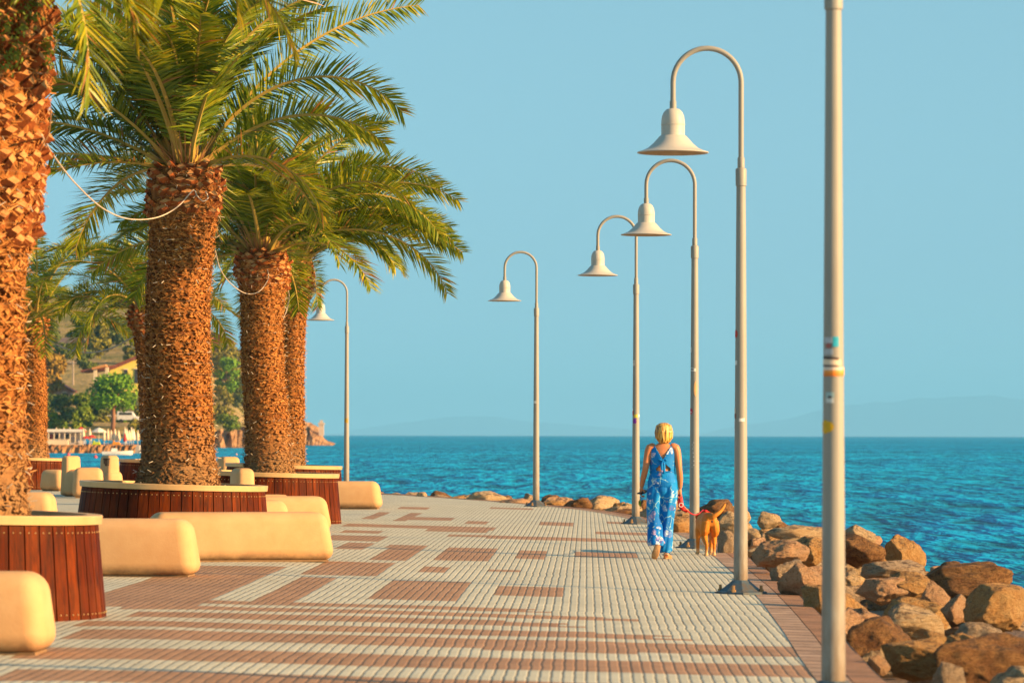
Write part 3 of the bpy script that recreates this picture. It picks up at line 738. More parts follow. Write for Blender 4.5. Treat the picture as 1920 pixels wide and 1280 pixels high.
# chosen fronds: azimuth (0 = right, 90 = away, -90 = towards the camera), elevation, bend, length, roll
CUSTOM = {0: [(-60, 12, 112, 2.5, 30), (-100, 25, 100, 2.6, 0), (-20, 35, 120, 2.4, 40), (-75, 40, 125, 3.0, 0), (150, 30, 90, 3, 0), (40, 30, 100, 3, 0)],
          1: [(2, 58, 52, 3.4, 62), (-14, 40, 84, 2.5, 60), (-35, 16, 88, 2.0, 45), (-10, 58, 108, 3.0, 58), (178, 12, 18, 1.95, -48), (188, 30, 42, 2.2, -45), (172, 48, 62, 2.9, -50),
              (200, 62, 70, 3.2, 0), (165, 70, 70, 3.2, 0), (-90, 64, 70, 2.6, 10), (-100, 78, 35, 2.7, 0), (-80, 80, 22, 2.6, 0), (20, 74, 30, 3.1, 0), (205, 8, 60, 2.3, 0), (155, 78, 30, 3.1, 0), (-150, 45, 50, 2.6, -20), (150, 35, 60, 2.7, 0), (40, 12, 70, 2.2, 0), (-60, 70, 60, 2.8, 0)],
          2: [(0, 26, 62, 3.05, 60), (-8, 27, 98, 3.15, 58), (8, 42, 92, 3.0, 62), (-25, 54, 98, 3.1, 50), (15, 62, 98, 3.3, 60), (-60, 34, 100, 2.4, 20), (175, 20, 66, 2.6, -50), (5, 34, 74, 3.0, -55), (-4, 52, 112, 3.1, -60), (-90, 72, 35, 2.7, 0), (30, 50, 70, 3.2, 0), (-40, 16, 78, 2.3, 0), (-95, 45, 60, 2.2, 0), (4, 50, 84, 3.3, 55), (-15, 70, 60, 2.9, 40)],
          3: [(0, 42, 70, 3.1, 55), (10, 48, 96, 3.2, -55), (12, 64, 84, 3.2, 60)],
          4: [(0, 62, 40, 3.0, 0), (-20, 70, 30, 3.2, 0), (150, 70, 30, 3, 0), (-10, 40, 60, 2.9, 0), (5, 22, 70, 2.4, 0)],
          5: [(183, 22, 82, 2.7, -20), (175, 42, 80, 2.8, 0), (-3, 20, 95, 2.6, 0), (-100, 55, 70, 2.4, 0), (-160, 60, 80, 2.8, 0)]}
TRUNKS = []
for i, P in enumerate(PALMS):
    d = P['d']; base = at(*P['base'], d); base.z = zg(base.x) + HP - .10; top = at(*P['top'], d)
    root = empty('palm_tree', base, 0, P['lab'], 'palm tree', 'palms in the round planters')
    f, H = trunk_fn(base, top, *P['r'], P['pine']); TRUNKS.append((f, H, P))
    make_trunk(root, f, H, P['pine'], P['seed'], (1.2, 1.5, 1.3, .8, .5, .6)[i], (1.35, 1.0, 1.2, 1.1, 1.3, 1.3)[i])
    rng = np.random.default_rng(P['seed'])
    spec = list(CUSTOM[i]); n = P['n']
    for k in range(n):
        q = (k + .5) / n
        el = 84 - 80 * q ** 1.05 + rng.normal(0, 5); az = k * 137.5 + rng.normal(0, 10)
        spec.append((az, el, 44 + 50 * rng.random() + 14 * q, P['L'] * rng.uniform(.8, 1.04) * (1 - .22 * q), rng.normal(0, 40)))
    for k, (az, el, bend, L, roll) in enumerate(spec):
        q = (az + 180) % 360 - 180
        if k >= len(CUSTOM[i]) and i == 0 and abs(q) < 100: L *= .62
        if k >= len(CUSTOM[i]) and i == 1 and abs(q) < 55 and el < 62: continue
        if k >= len(CUSTOM[i]) and i in (2, 3) and abs(q) < 75 and el < 24: continue
        if k >= len(CUSTOM[i]) and i == 2 and abs(q) < 40 and k % 2: continue
        if k >= len(CUSTOM[i]) and i == 1 and abs(q) > 130 and k % 2 and el < 60: continue
        if k >= len(CUSTOM[i]) and -165 < q < -15 and el < 48 and i in (1, 2): el = 50 + rng.uniform(0, 22); bend *= .7
        me = frond_mesh(az, el, bend, L, rng, leaf=.50, n=128 if i < 4 else 90, side_bend=rng.normal(0, 12), roll=roll, young=max(0, (el - 62) / 40), dry=.03 if el > 20 else .10)
        c, r = f(1.0); a = R(az); k_ = r * (.85 * max(0, math.cos(R(max(el, 0)))) + .05)
        lo = c - base + Vector((math.cos(a) * k_, math.sin(a) * k_, -.02 + .10 * math.sin(R(max(el, 0)))))
        finish('frond', me, [LEAF, RACHIS], root, loc=lo)
    # dead thatch and stubs inside the crown
    b = MB(); rg = random.Random(P['seed'])
    c, r = f(1.0); c = c - base
    for k in range(160):
        a = rg.random() * 2 * PI; e = rg.uniform(.1, 1.3); dv = Vector((math.cos(a) * math.cos(e), math.sin(a) * math.cos(e), math.sin(e)))
        p = c + Vector((math.cos(a), math.sin(a), 0)) * r * rg.uniform(.3, .9); l = rg.uniform(.2, .75); sv = dv.cross(Vector((0, 0, 1))).normalized() * rg.uniform(.004, .012)
        b.add([p - sv, p + sv, p + dv * l + sv * .3, p + dv * l - sv * .3], [(0, 1, 2, 3)])
    b.build('fibre_tuft', DRYLEAF, root)
LLAB = ['dense white fairy lights on the cut off trunk at the picture edge', 'white fairy lights winding up the thickest palm trunk', 'white fairy lights on the leaning scaly trunk',
        'fairy lights on the narrow trunk behind the leaning one', 'tiny lights on the slim far trunk by the pole', 'lights glinting on the dark shaded trunk']
for i in (0, 1, 2, 3, 5):
    f, H, P = TRUNKS[i]; fairy_lights(f, H, P['pine'] if i else 2.6, 100 + i, LLAB[i], z0=.04)
# small ferns growing from the first trunk's leaf bases, and a dry flower stalk on the fourth
palm0 = [o for o in COL.objects if o.name == 'palm_tree'][0]; f, H, P = TRUNKS[0]
FERN = plain('fern_green', (.13, .20, .02), (.22, .24, .03), scale=9, rough=.6)
rg = random.Random(3)
b = MB()
for (px, py) in ((5, 42), (25, 62), (48, 60), (100, 95), (110, 92), (42, 108), (22, 132), (38, 112), (70, 35), (60, 20), (96, 116)):
    zt = at(px, py, 29.2).z; s_ = (zt - palm0.location.z) / H; c, r = f(min(1, s_))
    xx = max(-.98, min(.98, (at(px, py, 29.2).x - c.x) / r)); o = Vector((c.x + xx * r, c.y - r * math.sqrt(1 - xx * xx) - .05, zt)) - palm0.location
    for k in range(42):
        dv = Vector((rg.gauss(0, .8), rg.gauss(-.5, .5), rg.gauss(-.1, .8))).normalized(); p = o + dv * rg.uniform(.02, .13)
        u = dv.orthogonal().normalized() * .012; w = dv.cross(u).normalized() * .02 + dv * .012
        b.add([p - u, p + w, p + u, p - w], [(0, 1, 2, 3)])
    
tag(b.build('fern', FERN, palm0), kind='stuff')
palm3 = [o for o in COL.objects if o.name == 'palm_tree.003'][0]
b = MB(); o = at(572, 552, 74.4) - palm3.location; rg = random.Random(8)
for k in range(14):
    e = o + Vector((rg.uniform(.1, .46), rg.uniform(-.2, .2), rg.uniform(.0, .34)))
    b.tube([o, o.lerp(e, .5) + Vector((0, 0, .05)), e], [.008, .006, .003], 4)
b.build('flower_stalk', plain('dry_stalk', (.45, .25, .12)), palm3)
# hanging cables between the trunks
def cable(pix, label, rad=.0075, sub=16, mat=WIRE):
    pts = [at(x, y, d) for x, y, d in pix]; pts = catmull(pts, .05); b = MB(); o = pts[0]
    b.tube([p - o for p in pts], rad, 6)
    return tag(b.build('cable', mat, smooth=True, loc=o), label, 'cable', 'pale cables hanging between the palms')
cable([(74, 252, 28.7), (100, 295, 31), (140, 345, 35), (190, 390, 39.5), (238, 410, 43), (290, 408, 45), (330, 388, 45.45), (360, 356, 45.5), (366, 365, 45.5), (378, 377, 45.45), (388, 371, 45.5), (383, 358, 45.5)],
      'long pale cable sagging between the two nearest palms, ending in a small loop')
cable([(402, 470, 46.2), (412, 505, 50), (432, 532, 55), (460, 550, 58.5), (485, 546, 59.5), (502, 522, 59.55), (500, 505, 59.6)], 'short pale cable sagging between the thick palm and the leaning scaly one')
cable([(530, 598, 60.1), (537, 580, 61), (541, 556, 60.4), (538, 540, 60)], 'short loose cable end on the side of the leaning scaly trunk', .009)
cable([(74, 622, 96), (110, 648, 94), (160, 661, 91), (210, 652, 89), (258, 626, 86.2)], 'thin grey cable sagging low between the slim palm and the shaded palm', .018, mat=plain('grey_cable', (.30, .26, .22), bump=0))
cable([(92, 205, 28.9), (88, 250, 29), (78, 268, 29), (64, 300, 29.1), (55, 330, 29.2)], 'thin brown cable hanging down the cut off palm', .006, mat=DRYLEAF)
# ------------------------------------------------------------------ the walking woman (faces +y, away from the camera)
SKIN = NT('skin'); sc = SKIN.mix(SKIN.noise(9, 3), (.56, .225, .095), (.50, .18, .07)); SKIN.bump(SKIN.noise(60, 3), .08, .004)
SKIN.bsdf.inputs['Subsurface Weight'].default_value = .08; SKIN.bsdf.inputs['Subsurface Radius'].default_value = (.02, .008, .004); SKIN = SKIN.done(sc, .5, .35)
pw = gp(1243, 1047); woman = empty('person', (pw.x, pw.y, pw.z), R(-1.5), 'woman with blonde bob in blue floral jumpsuit, walking away holding phone and red leash', 'person')
V = Vector
def limb(b, pts, rad, n=14, sub=5):
    P = catmull(pts, .03); m = len(P); ts = np.linspace(0, 1, m); seg = [0]
    for a_, c_ in zip(pts[:-1], pts[1:]): seg.append(seg[-1] + (V(c_) - V(a_)).length)
    seg = np.array(seg) / seg[-1]
    rr_ = [(float(np.interp(t, seg, [r_[0] if isinstance(r_, tuple) else r_ for r_ in rad])), float(np.interp(t, seg, [r_[1] if isinstance(r_, tuple) else r_ for r_ in rad]))) for t in ts]
    b.tube(P, rr_, n)
def loft(b, secs, n=28):
    """stack of elliptical sections (cx, cy, z, rx, ry), closed with domes"""
    vs = []
    for cx, cy, z, rx, ry in secs:
        for k in range(n):
            a = 2 * PI * k / n; vs.append((cx + rx * math.cos(a), cy + ry * math.sin(a), z))
    m = len(secs)
    b.add(vs, [(i * n + k, i * n + (k + 1) % n, (i + 1) * n + (k + 1) % n, (i + 1) * n + k) for i in range(m - 1) for k in range(n)] + [tuple(range(n))[::-1], tuple((m - 1) * n + k for k in range(n))])
b = MB()
loft(b, [(0, 0, .80, .10, .08), (0, -.005, .86, .155, .105), (0, -.01, .93, .160, .108), (0, .0, 1.02, .130, .09), (0, .005, 1.10, .125, .085), (0, .005, 1.2, .135, .092), (0, 0, 1.28, .148, .09), (.003, -.005, 1.345, .140, .07), (.005, -.005, 1.385, .075, .055), (.008, 0, 1.40, .05, .048)])
limb(b, [(.006, -.004, 1.36), (.010, .004, 1.43), (.013, .02, 1.48)], [.056, .048, .052])
b.ball((.014, .02, 1.535), (.073, .093, .108), 20, 14); b.ball((.014, .055, 1.495), (.055, .06, .062))
b.ball((.014, .118, 1.525), (.013, .018, .024), 8, 6); b.ball((.014, .108, 1.480), (.024, .012, .009), 8, 6)          # nose, lips
for s in (-1, 1): b.ball((.014 + s * .074, .02, 1.525), (.012, .022, .032), 8, 6)                                     # ears
for s in (-1, 1): b.ball((s * .05, .095, 1.235), (.055, .05, .055))
# arms: shoulder, elbow, wrist
limb(b, [(-.10, -.005, 1.345), (-.152, -.005, 1.335), (-.185, -.02, 1.21), (-.205, -.03, 1.085), (-.232, .02, .97), (-.252, .055, .865)], [.05, .056, .046, .038, .037, .024])
limb(b, [(.11, -.005, 1.345), (.158, -.005, 1.335), (.186, -.01, 1.21), (.200, -.02, 1.085), (.212, .015, .97), (.214, .05, .855)], [.05, .056, .046, .038, .037, .024])
# palms and fingers
b.ball((-.258, .068, .825), (.020, .032, .044), 12, 10); b.ball((.215, .062, .812), (.020, .034, .045), 12, 10)
for k in range(4):
    y = .046 + .017 * k; l = (.9, 1.0, .97, .8)[k]
    limb(b, [(-.262, y, .80), (-.258, y + .004, .762), (-.232, y + .004, .748 + .004 * k), (-.214, y + .002, .764)], [.0095, .009, .0085, .0075], 8)
    limb(b, [(.222, y, .785), (.222, y + .003, .745 + .02 * (1 - l)), (.200, y + .002, .735), (.188, y, .756)], [.0095, .009, .0085, .0075], 8)
limb(b, [(-.246, .045, .845), (-.222, .035, .82), (-.208, .040, .79)], [.012, .011, .008], 8)
limb(b, [(.203, .045, .835), (.190, .040, .805), (.192, .046, .775)], [.012, .011, .008], 8)
# legs, the left one trailing on its toes
limb(b, [(-.08, 0, .86), (-.088, .01, .66), (-.082, .02, .47), (-.07, -.10, .33), (-.058, -.235, .185)], [.085, .075, .052, .05, .032])
limb(b, [(.08, 0, .86), (.066, .01, .66), (.05, .01, .47), (.046, -.015, .27), (.042, -.035, .085)], [.085, .075, .052, .05, .032])
limb(b, [(-.056, -.245, .185), (-.072, -.255, .11), (-.095, -.235, .04), (-.10, -.205, .02)], [(.032, .036), (.036, .026), (.040, .020), (.03, .014)], 12)
limb(b, [(.042, -.065, .05), (.052, .0, .042), (.078, .09, .028), (.088, .135, .022)], [(.032, .034), (.034, .03), (.042, .018), (.03, .013)], 12)
body = finish('body', fuse(b, .0058, 4), SKIN, woman, True)
for s in (-1, 1):
    b = MB(); b.ball((.014 + s * .03, .098, 1.538), .012, 10, 8); b.build('eye', plain('eye_white', (.8, .78, .74), bump=0, rough=.2), woman, True)
# hair: blonde bob with a parting
m = NT('blonde_hair'); st = m.noise(1.0, 2, .5, vec=m.co('Object', (58, 58, 2.2)), dist=.15)
c = m.ramp(st, [(.36, (.16, .05, .006)), (.48, (.52, .23, .03)), (.60, (.78, .46, .11))]); m.bump(st, 1.0, .014); HAIR = m.done(c, .38, .45)
b = MB()
loft(b, [(.014, .005, 1.645, .020, .02), (.014, .004, 1.636, .055, .06), (.014, .002, 1.61, .085, .098), (.014, -.002, 1.57, .098, .112), (.014, -.006, 1.52, .103, .110), (.016, -.012, 1.47, .100, .095), (.018, -.022, 1.43, .086, .075), (.020, -.03, 1.405, .066, .05), (.02, -.03, 1.393, .05, .035)], 30)
rg = random.Random(4)
for k in range(46):
    a = PI + PI * (k + .5) / 46 + rg.uniform(-.05, .05) ; ca, sa = math.cos(a), math.sin(a); w = rg.uniform(.010, .017); en = 1.405 + rg.uniform(-.02, .04) + .035 * abs(ca)
    b.tube([(.014 + .03 * ca, .0 + .03 * sa, 1.636), (.014 + .082 * ca, .0 + .09 * sa, 1.605), (.014 + .100 * ca, -.005 + .106 * sa, 1.53), (.016 + .096 * ca, -.01 + .098 * sa, 1.46), (.018 + .075 * ca, -.02 + .075 * sa, en)], [w * .5, w, w, w * .9, w * .25], 6)
hm = fuse(b, .006, 3); bm = bmesh.new(); bm.from_mesh(hm)         # leave the face free
bmesh.ops.delete(bm, geom=[v for v in bm.verts if v.co.y > .068 and v.co.z < 1.60 and abs(v.co.x - .014) < .075], context='VERTS'); bm.to_mesh(hm); bm.free()
finish('hair', hm, HAIR, woman, True)
# jumpsuit: printed blue cloth
m = NT('floral_cloth'); ob = m.co('Object'); wv = m.noise(5, 3, .6)
bl = m.mix(m.ramp(m.noise(3.2, 3), [(.4, 0.0), (.6, 1.0)]), (.0, .13, .46), (.0, .22, .60))
dn = m.n('ShaderNodeVectorMath'); dn.operation = 'ADD'
nv = m.n('ShaderNodeTexNoise'); nv.inputs['Scale'].default_value = 14; m.link(ob, nv.inputs['Vector'])
sc_ = m.n('ShaderNodeVectorMath'); sc_.operation = 'SCALE'; sc_.inputs['Scale'].default_value = .09; m.link(nv.outputs['Color'], sc_.inputs[0]); m.link(ob, dn.inputs[0]); m.link(sc_.outputs[0], dn.inputs[1])
v1 = m.vor(9.0, vec=dn.outputs[0]); vc_ = m.vor(9.0, vec=dn.outputs[0], out='Color')
fl = m.ramp(v1, [(.36, 1.0), (.40, 0.0)]); petal = m.ramp(m.vor(46), [(.25, 1.0), (.55, .25)])
sel = m.n('ShaderNodeSeparateColor'); m.link(vc_, sel.inputs[0])
fc = m.mix(m.ramp(sel.outputs[0], [(.45, 0.0), (.5, 1.0)]), (.72, .45, .55), (.78, .80, .78)); fc = m.mix(m.ramp(sel.outputs[1], [(.74, 0.0), (.78, 1.0)]), fc, (.14, .06, .26))
on = m.ramp(sel.outputs[2], [(.14, 0.0), (.18, 1.0)])
c = m.mix(m.math('MULTIPLY', m.math('MULTIPLY', fl, on), petal), bl, fc)
v2 = m.vor(6.5, vec=dn.outputs[0], feature='DISTANCE_TO_EDGE'); vine = m.ramp(v2, [(.012, 1.0), (.026, 0.0)])
c = m.mix(m.math('MULTIPLY', vine, m.ramp(m.noise(7, 2), [(.47, 0.0), (.53, .85)])), c, (.35, .62, .58))
v3 = m.vor(17, vec=dn.outputs[0]); c = m.mix(m.math('MULTIPLY', m.ramp(v3, [(.13, 1.0), (.18, 0.0)]), m.ramp(m.noise(5, 2), [(.5, 0.0), (.54, .9)])), c, (.50, .66, .30))
m.bump(m.noise(1.0, 4, .6, vec=m.co('Object', (22, 22, 5))), .5, .012); CLOTH = m.done(c, .65, .2)
b = MB()
loft(b, [(0, 0, .83, .12, .10), (0, -.012, .88, .176, .124), (0, -.016, .93, .178, .126), (0, -.006, .99, .160, .112), (0, .0, 1.04, .147, .105), (0, 0, 1.055, .144, .103), (0, .0, 1.09, .153, .108), (0, .003, 1.18, .154, .110), (0, 0, 1.27, .157, .104), (.002, -.005, 1.335, .150, .082), (.004, -.005, 1.375, .11, .066), (.006, -.003, 1.395, .07, .055)], 36)
for s in (-1, 1): b.ball((s * .05, .095, 1.235), (.066, .06, .066))
b.ball((0, -.045, .84), (.09, .09, .09)); b.ball((0, -.03, .78), (.05, .07, .06))
# wide trouser legs with folds
def trouser(secs, ph):
    n = 32; vs = []
    for i, (cx, cy, z, rx, ry) in enumerate(secs):
        for k in range(n):
            a = 2 * PI * k / n; fold = 1 + (.035 + .05 * i / len(secs)) * math.sin(5 * a + ph + i * .55) + .02 * math.sin(9 * a + i)
            vs.append((cx + rx * fold * math.cos(a), cy + ry * fold * math.sin(a), z + .012 * math.sin(3 * a + ph) * (i == len(secs) - 1)))
    mm = len(secs)
    b.add(vs, [(i * n + k, i * n + (k + 1) % n, (i + 1) * n + (k + 1) % n, (i + 1) * n + k)[::-1] for i in range(mm - 1) for k in range(n)] + [tuple(range(n)), tuple((mm - 1) * n + k for k in range(n))[::-1]])
trouser([(-.075, -.005, .90, .095, .115), (-.088, -.002, .80, .100, .122), (-.096, .005, .70, .098, .118), (-.098, .01, .60, .094, .110), (-.096, .012, .50, .090, .102), (-.092, -.03, .42, .088, .105), (-.088, -.09, .34, .090, .110), (-.084, -.15, .26, .094, .112), (-.078, -.19, .205, .098, .115), (-.076, -.2, .175, .092, .108)], .4)
trouser([(.078, -.005, .90, .095, .115), (.085, -.002, .80, .094, .120), (.080, .004, .70, .090, .114), (.074, .006, .60, .084, .104), (.066, .006, .50, .078, .096), (.060, .0, .40, .074, .092), (.054, -.010, .30, .073, .092), (.048, -.018, .20, .074, .094), (.042, -.022, .12, .076, .096), (.040, -.024, .085, .070, .09)], 2.1)
cm = fuse(b, .0062, 3); bm = bmesh.new(); bm.from_mesh(cm)
def cut(v):
    x, y, z = v.co
    if z > 1.372: return True
    if y < 0 and z > 1.205 and abs(x - .003) < .100 * (z - 1.205) / .17: return True                       # deep V at the back
    if y < 0 and 1.058 < z < 1.155 and abs(x - .008) < .085 * min(1, (1.16 - z) / .07): return True         # cut-out above the waist
    if y > 0 and z > 1.29 and abs(x) < .07: return True
    if abs(x) > .146 and 1.255 < z: return True
    return False
bmesh.ops.delete(bm, geom=[v for v in bm.verts if cut(v)], context='VERTS'); bm.to_mesh(cm); bm.free()
suit = finish('jumpsuit', cm, CLOTH, woman, True)
s_ = suit.modifiers.new('thick', 'SOLIDIFY'); s_.thickness = .004; s_.offset = 0
b = MB(); b.ball((.003, -.115, 1.185), (.022, .018, .02), 10, 8)
b.tube([(.0, -.12, 1.185), (-.012, -.132, 1.13), (-.004, -.125, 1.06), (-.008, -.135, .99)], [(.008, .012), (.016, .007), (.017, .006), (.02, .005)], 8)
b.tube([(.006, -.12, 1.185), (.018, -.130, 1.14), (.020, -.126, 1.075), (.014, -.134, 1.03)], [(.008, .012), (.014, .007), (.015, .006), (.016, .005)], 8)
for s in (-1, 1): b.tube([(.003, -.118, 1.185), (s * .035, -.122, 1.20), (s * .062, -.116, 1.19)], [.008, (.016, .010), (.008, .006)], 8)
b.build('bow', CLOTH, woman, True)
b = MB(); n = 40
b.tube([(.149 * math.cos(a), -.001 + .107 * math.sin(a), 1.052 + .003 * math.sin(a * 9)) for a in np.linspace(0, 2 * PI, 60)], [(.010, .007)] * 60, 8, cap=False); b.build('waistband', CLOTH, woman, True)
# sandals
SAND = plain('sandal_sole', (.50, .29, .13), (.36, .19, .08), scale=30, rough=.7, bump=.4); STR = plain('sandal_strap', (.72, .58, .42), rough=.5)
def sandal(pts, rad, up, strap):
    o = empty('sandal', (0, 0, 0)); o.parent = woman
    b = MB(); limb(b, pts, rad, 16); b.build('sole', SAND, o, True)
    b = MB()
    for s_ in strap: b.tube(s_, [(.010, .005)] * len(s_), 8)
    b.build('strap', STR, o, True)
sandal([(-.052, -.278, .205), (-.064, -.287, .15), (-.088, -.278, .065), (-.105, -.245, .012)], [(.030, .010), (.036, .011), (.045, .011), (.030, .009)], 0,
       [[(-.125, -.262, .06), (-.10, -.215, .055), (-.055, -.262, .075)], [(-.085, -.27, .20), (-.055, -.215, .21), (-.025, -.27, .20)]])
sandal([(.036, -.10, .012), (.048, -.02, .010), (.075, .08, .010), (.094, .155, .009)], [(.032, .012), (.035, .011), (.046, .011), (.03, .009)], 0,
       [[(.034, .09, .018), (.07, .085, .056), (.118, .07, .018)], [(.004, -.06, .05), (.04, -.105, .07), (.078, -.06, .05)], [(.02, .045, .02), (.055, .03, .068), (.09, .03, .02)]])
WM = woman.matrix_basis.copy(); WM = Matrix.Translation(woman.location) @ Matrix.Rotation(woman.rotation_euler.z, 4, 'Z')
def wp(x, y, z): return WM @ V((x, y, z))
b = MB(); b.box((0, 0, 0), (.014, .078, .15)); ph = b.build('phone', plain('phone_black', (.012, .012, .014), rough=.2, bump=0), bevel=.006, loc=wp(-.236, .065, .805)); ph.rotation_euler = (R(20), R(72), R(70))
tag(ph, 'black phone gripped in the walking woman\'s left hand', 'phone')
b = MB(); b.tube([(0, 0, 0), (-.002, 0, -.03), (-.004, 0, -.05)], .002, 5); b.tube([(-.004, 0, -.05), (-.012, 0, -.075), (-.012, 0, -.105), (-.004, 0, -.135)], [(.003, .003), (.016, .008), (.016, .008), (.006, .004)], 10)
b.m = [0] * len(b.m); k0 = b.build('key_fob', plain('lime_fob', (.45, .55, .02), (.05, .06, .02), scale=18, rough=.4, bump=0), smooth=True, loc=wp(-.262, .06, .765))
tag(k0, 'lime green fob dangling below the phone hand', 'key fob')

# ------------------------------------------------------------------ the dog (walks away, turned slightly left)
pd = gp(1333, 1042); dog = empty('dog', (pd.x, pd.y, pd.z), R(5), 'tan short haired dog seen from behind, tail raised, on a red leash', 'dog')
m = NT('tan_coat'); c = m.mix(m.ramp(m.noise(5, 4), [(.35, 0.0), (.65, 1.0)]), (.50, .155, .012), (.56, .21, .026))
zz = m.n('ShaderNodeSeparateXYZ'); m.link(m.co(), zz.inputs[0]); c = m.mix(m.ramp(zz.outputs[2], [(.03, .8), (.10, 0.0)]), c, (.66, .46, .26))
m.bump(m.noise(1.0, 4, .6, vec=m.co('Object', (90, 40, 40))), .35, .006); COAT = m.done(c, .6, .25)
b = MB()
limb(b, [(0, -.02, .43), (0, .06, .445), (0, .20, .44), (0, .36, .42), (0, .50, .405), (0, .60, .42), (0, .66, .45)], [(.055, .06), (.098, .10), (.100, .105), (.112, .12), (.118, .145), (.105, .12), (.07, .085)], 20)
limb(b, [(0, .60, .44), (0, .69, .47), (0, .76, .48)], [.085, .065, .06])
b.ball((0, .79, .485), (.062, .075, .058)); limb(b, [(0, .82, .475), (0, .89, .46), (0, .925, .453)], [.042, .034, .024])
for s in (-1, 1): limb(b, [(s * .048, .775, .52), (s * .075, .775, .495), (s * .082, .785, .45)], [(.02, .012), (.032, .010), (.012, .006)], 8)
for s, fy in ((-1, -.02), (1, .05)):      # hind legs: thigh, hock, shank, paw
    x = s * .066
    limb(b, [(x * .7, .07 + fy * .2, .43), (x, .075 + fy * .4, .33), (x * .98, .115 + fy, .25), (x * .9, .03 + fy, .175), (x * .82, -.015 + fy, .15), (x * .80, .0 + fy, .08), (x * .8, .015 + fy, .03)], [(.070, .10), (.062, .088), (.042, .052), (.027, .034), (.022, .03), (.019, .021), (.022, .024)], 12)
    limb(b, [(x * .8, .0 + fy, .022), (x * .8, .04 + fy, .02), (x * .8, .062 + fy, .016)], [(.026, .020), (.031, .020), (.02, .013)], 10)
for s, fy in ((-1, .05), (1, -.03)):      # fore legs
    x = s * .078
    limb(b, [(x * .8, .53, .40), (x, .52 + fy * .3, .29), (x, .53 + fy, .20), (x, .54 + fy, .11), (x, .54 + fy, .03)], [(.05, .07), (.042, .052), (.028, .032), (.022, .024), (.024, .026)], 12)
    limb(b, [(x, .54 + fy, .022), (x, .575 + fy, .02), (x, .595 + fy, .016)], [(.027, .02), (.032, .02), (.02, .013)], 10)
limb(b, [(.01, .02, .475), (.03, -.025, .497), (.085, -.03, .53), (.145, -.01, .585), (.19, .02, .655)], [.04, .036, .029, .024, .016], 10)
finish('body', fuse(b, .007, 5), COAT, dog, True)
DARK = plain('dog_dark_skin', (.10, .03, .02), rough=.6)
b = MB(); b.ball((.012, -.072, .435), (.013, .010, .016), 10, 8); b.build('rump_patch', DARK, dog, True)
b = MB(); b.ball((0, .945, .46), (.016, .014, .014), 10, 8); b.build('nose', DARK, dog, True)
for s in (-1, 1):
    b = MB(); b.ball((s * .036, .848, .505), .010, 8, 6); b.build('eye', DARK, dog, True)
RED = plain('red_webbing', (.55, .015, .012), (.42, .01, .01), rough=.5)
b = MB(); b.tube([(.107 * math.cos(a), .50 + .02 * math.sin(a), .418 + .135 * math.sin(a) - .0) for a in np.linspace(0, 2 * PI, 40)], [(.012, .006)] * 40, 8, cap=False)
b.ball((0, .47, .555), (.03, .045, .018), 12, 8); b.build('harness', RED, dog, True)
DM = Matrix.Translation(dog.location) @ Matrix.Rotation(dog.rotation_euler.z, 4, 'Z')
a0 = wp(.212, .06, .765); a1 = wp(.232, .02, .66); a2 = wp(.31, .05, .575); a3 = wp(.38, .35, .53); e_ = DM @ V((-.03, .46, .57))
pts = catmull([a0, a1, a2, a3, (a3 + e_) / 2 - V((0, 0, .025)), e_], .03); o = pts[0]; b = MB()
b.tube([p - o for p in pts], [(.008, .005)] * len(pts), 8)
b.tube([V((0, 0, .03)), V((.004, 0, -.06)), V((.012, -.005, -.13)), V((.04, -.005, -.17)), V((.09, 0, -.20))], [(.02, .014), (.032, .022), (.036, .024), (.022, .014), (.011, .006)], 12)
ls = b.build('leash', RED, smooth=True, loc=o); tag(ls, 'red leash running from the woman\'s hand to the tan dog', 'leash')
b = MB(); c_ = wp(.225, -.035, .652) - o; b.tube([c_ + V((.024 * math.cos(a), .0, .024 * math.sin(a))) for a in np.linspace(0, 2 * PI, 24)], .004, 6, cap=False); b.build('ring', plain('white_ring', (.8, .72, .66), bump=0), ls, True)
# ------------------------------------------------------------------ boulders beside the promenade
def rock_mat(name, c1, c2, c3):
    m = NT(name); n1 = m.noise(2.2, 7, .65); n2 = m.noise(6.5, 6, .7)
    c = m.mix(m.ramp(n1, [(.38, 0.0), (.60, 1.0)]), c1, c2)
    c = m.mix(m.ramp(n2, [(.52, 0.0), (.66, .75)]), c, c3)
    pit = m.ramp(m.vor(17), [(.05, 1.0), (.16, 0.0)]); c = m.mix(m.math('MULTIPLY', pit, .55), c, (.05, .028, .018))
    gz = m.n('ShaderNodeNewGeometry'); sp = m.n('ShaderNodeSeparateXYZ'); m.link(gz.outputs['Normal'], sp.inputs[0])
    lich = m.math('MULTIPLY', m.ramp(m.noise(4.2, 6, .7, vec=m.co('Object', (1, 1, 1))), [(.48, 0.0), (.58, .85)]), m.ramp(sp.outputs[2], [(.2, 0.0), (.8, 1.0)]))
    c = m.mix(lich, c, (.10, .065, .05))
    c = m.mix(m.ramp(m.noise(24, 4, .7), [(.50, 0.0), (.64, .6)]), c, c3)
    h = m.math('ADD', m.math('MULTIPLY', m.noise(9, 8, .76), 1.3), m.math('MULTIPLY', m.math('SUBTRACT', 1.0, pit), .25))
    m.bump(h, 1.0, .08); return m.done(c, .85, .2)
RM = {'pale tan': rock_mat('pale_rock', (.66, .47, .26), (.74, .57, .35), (.46, .24, .09)), 'ochre': rock_mat('ochre_rock', (.58, .32, .115), (.66, .42, .18), (.34, .14, .04)),
      'dark brown': rock_mat('dark_rock', (.24, .11, .045), (.44, .235, .09), (.07, .035, .02)), 'greyish': rock_mat('grey_rock', (.52, .37, .23), (.62, .47, .31), (.26, .16, .09)),
      'pinkish': rock_mat('pink_rock', (.62, .36, .20), (.70, .46, .27), (.38, .18, .08))}
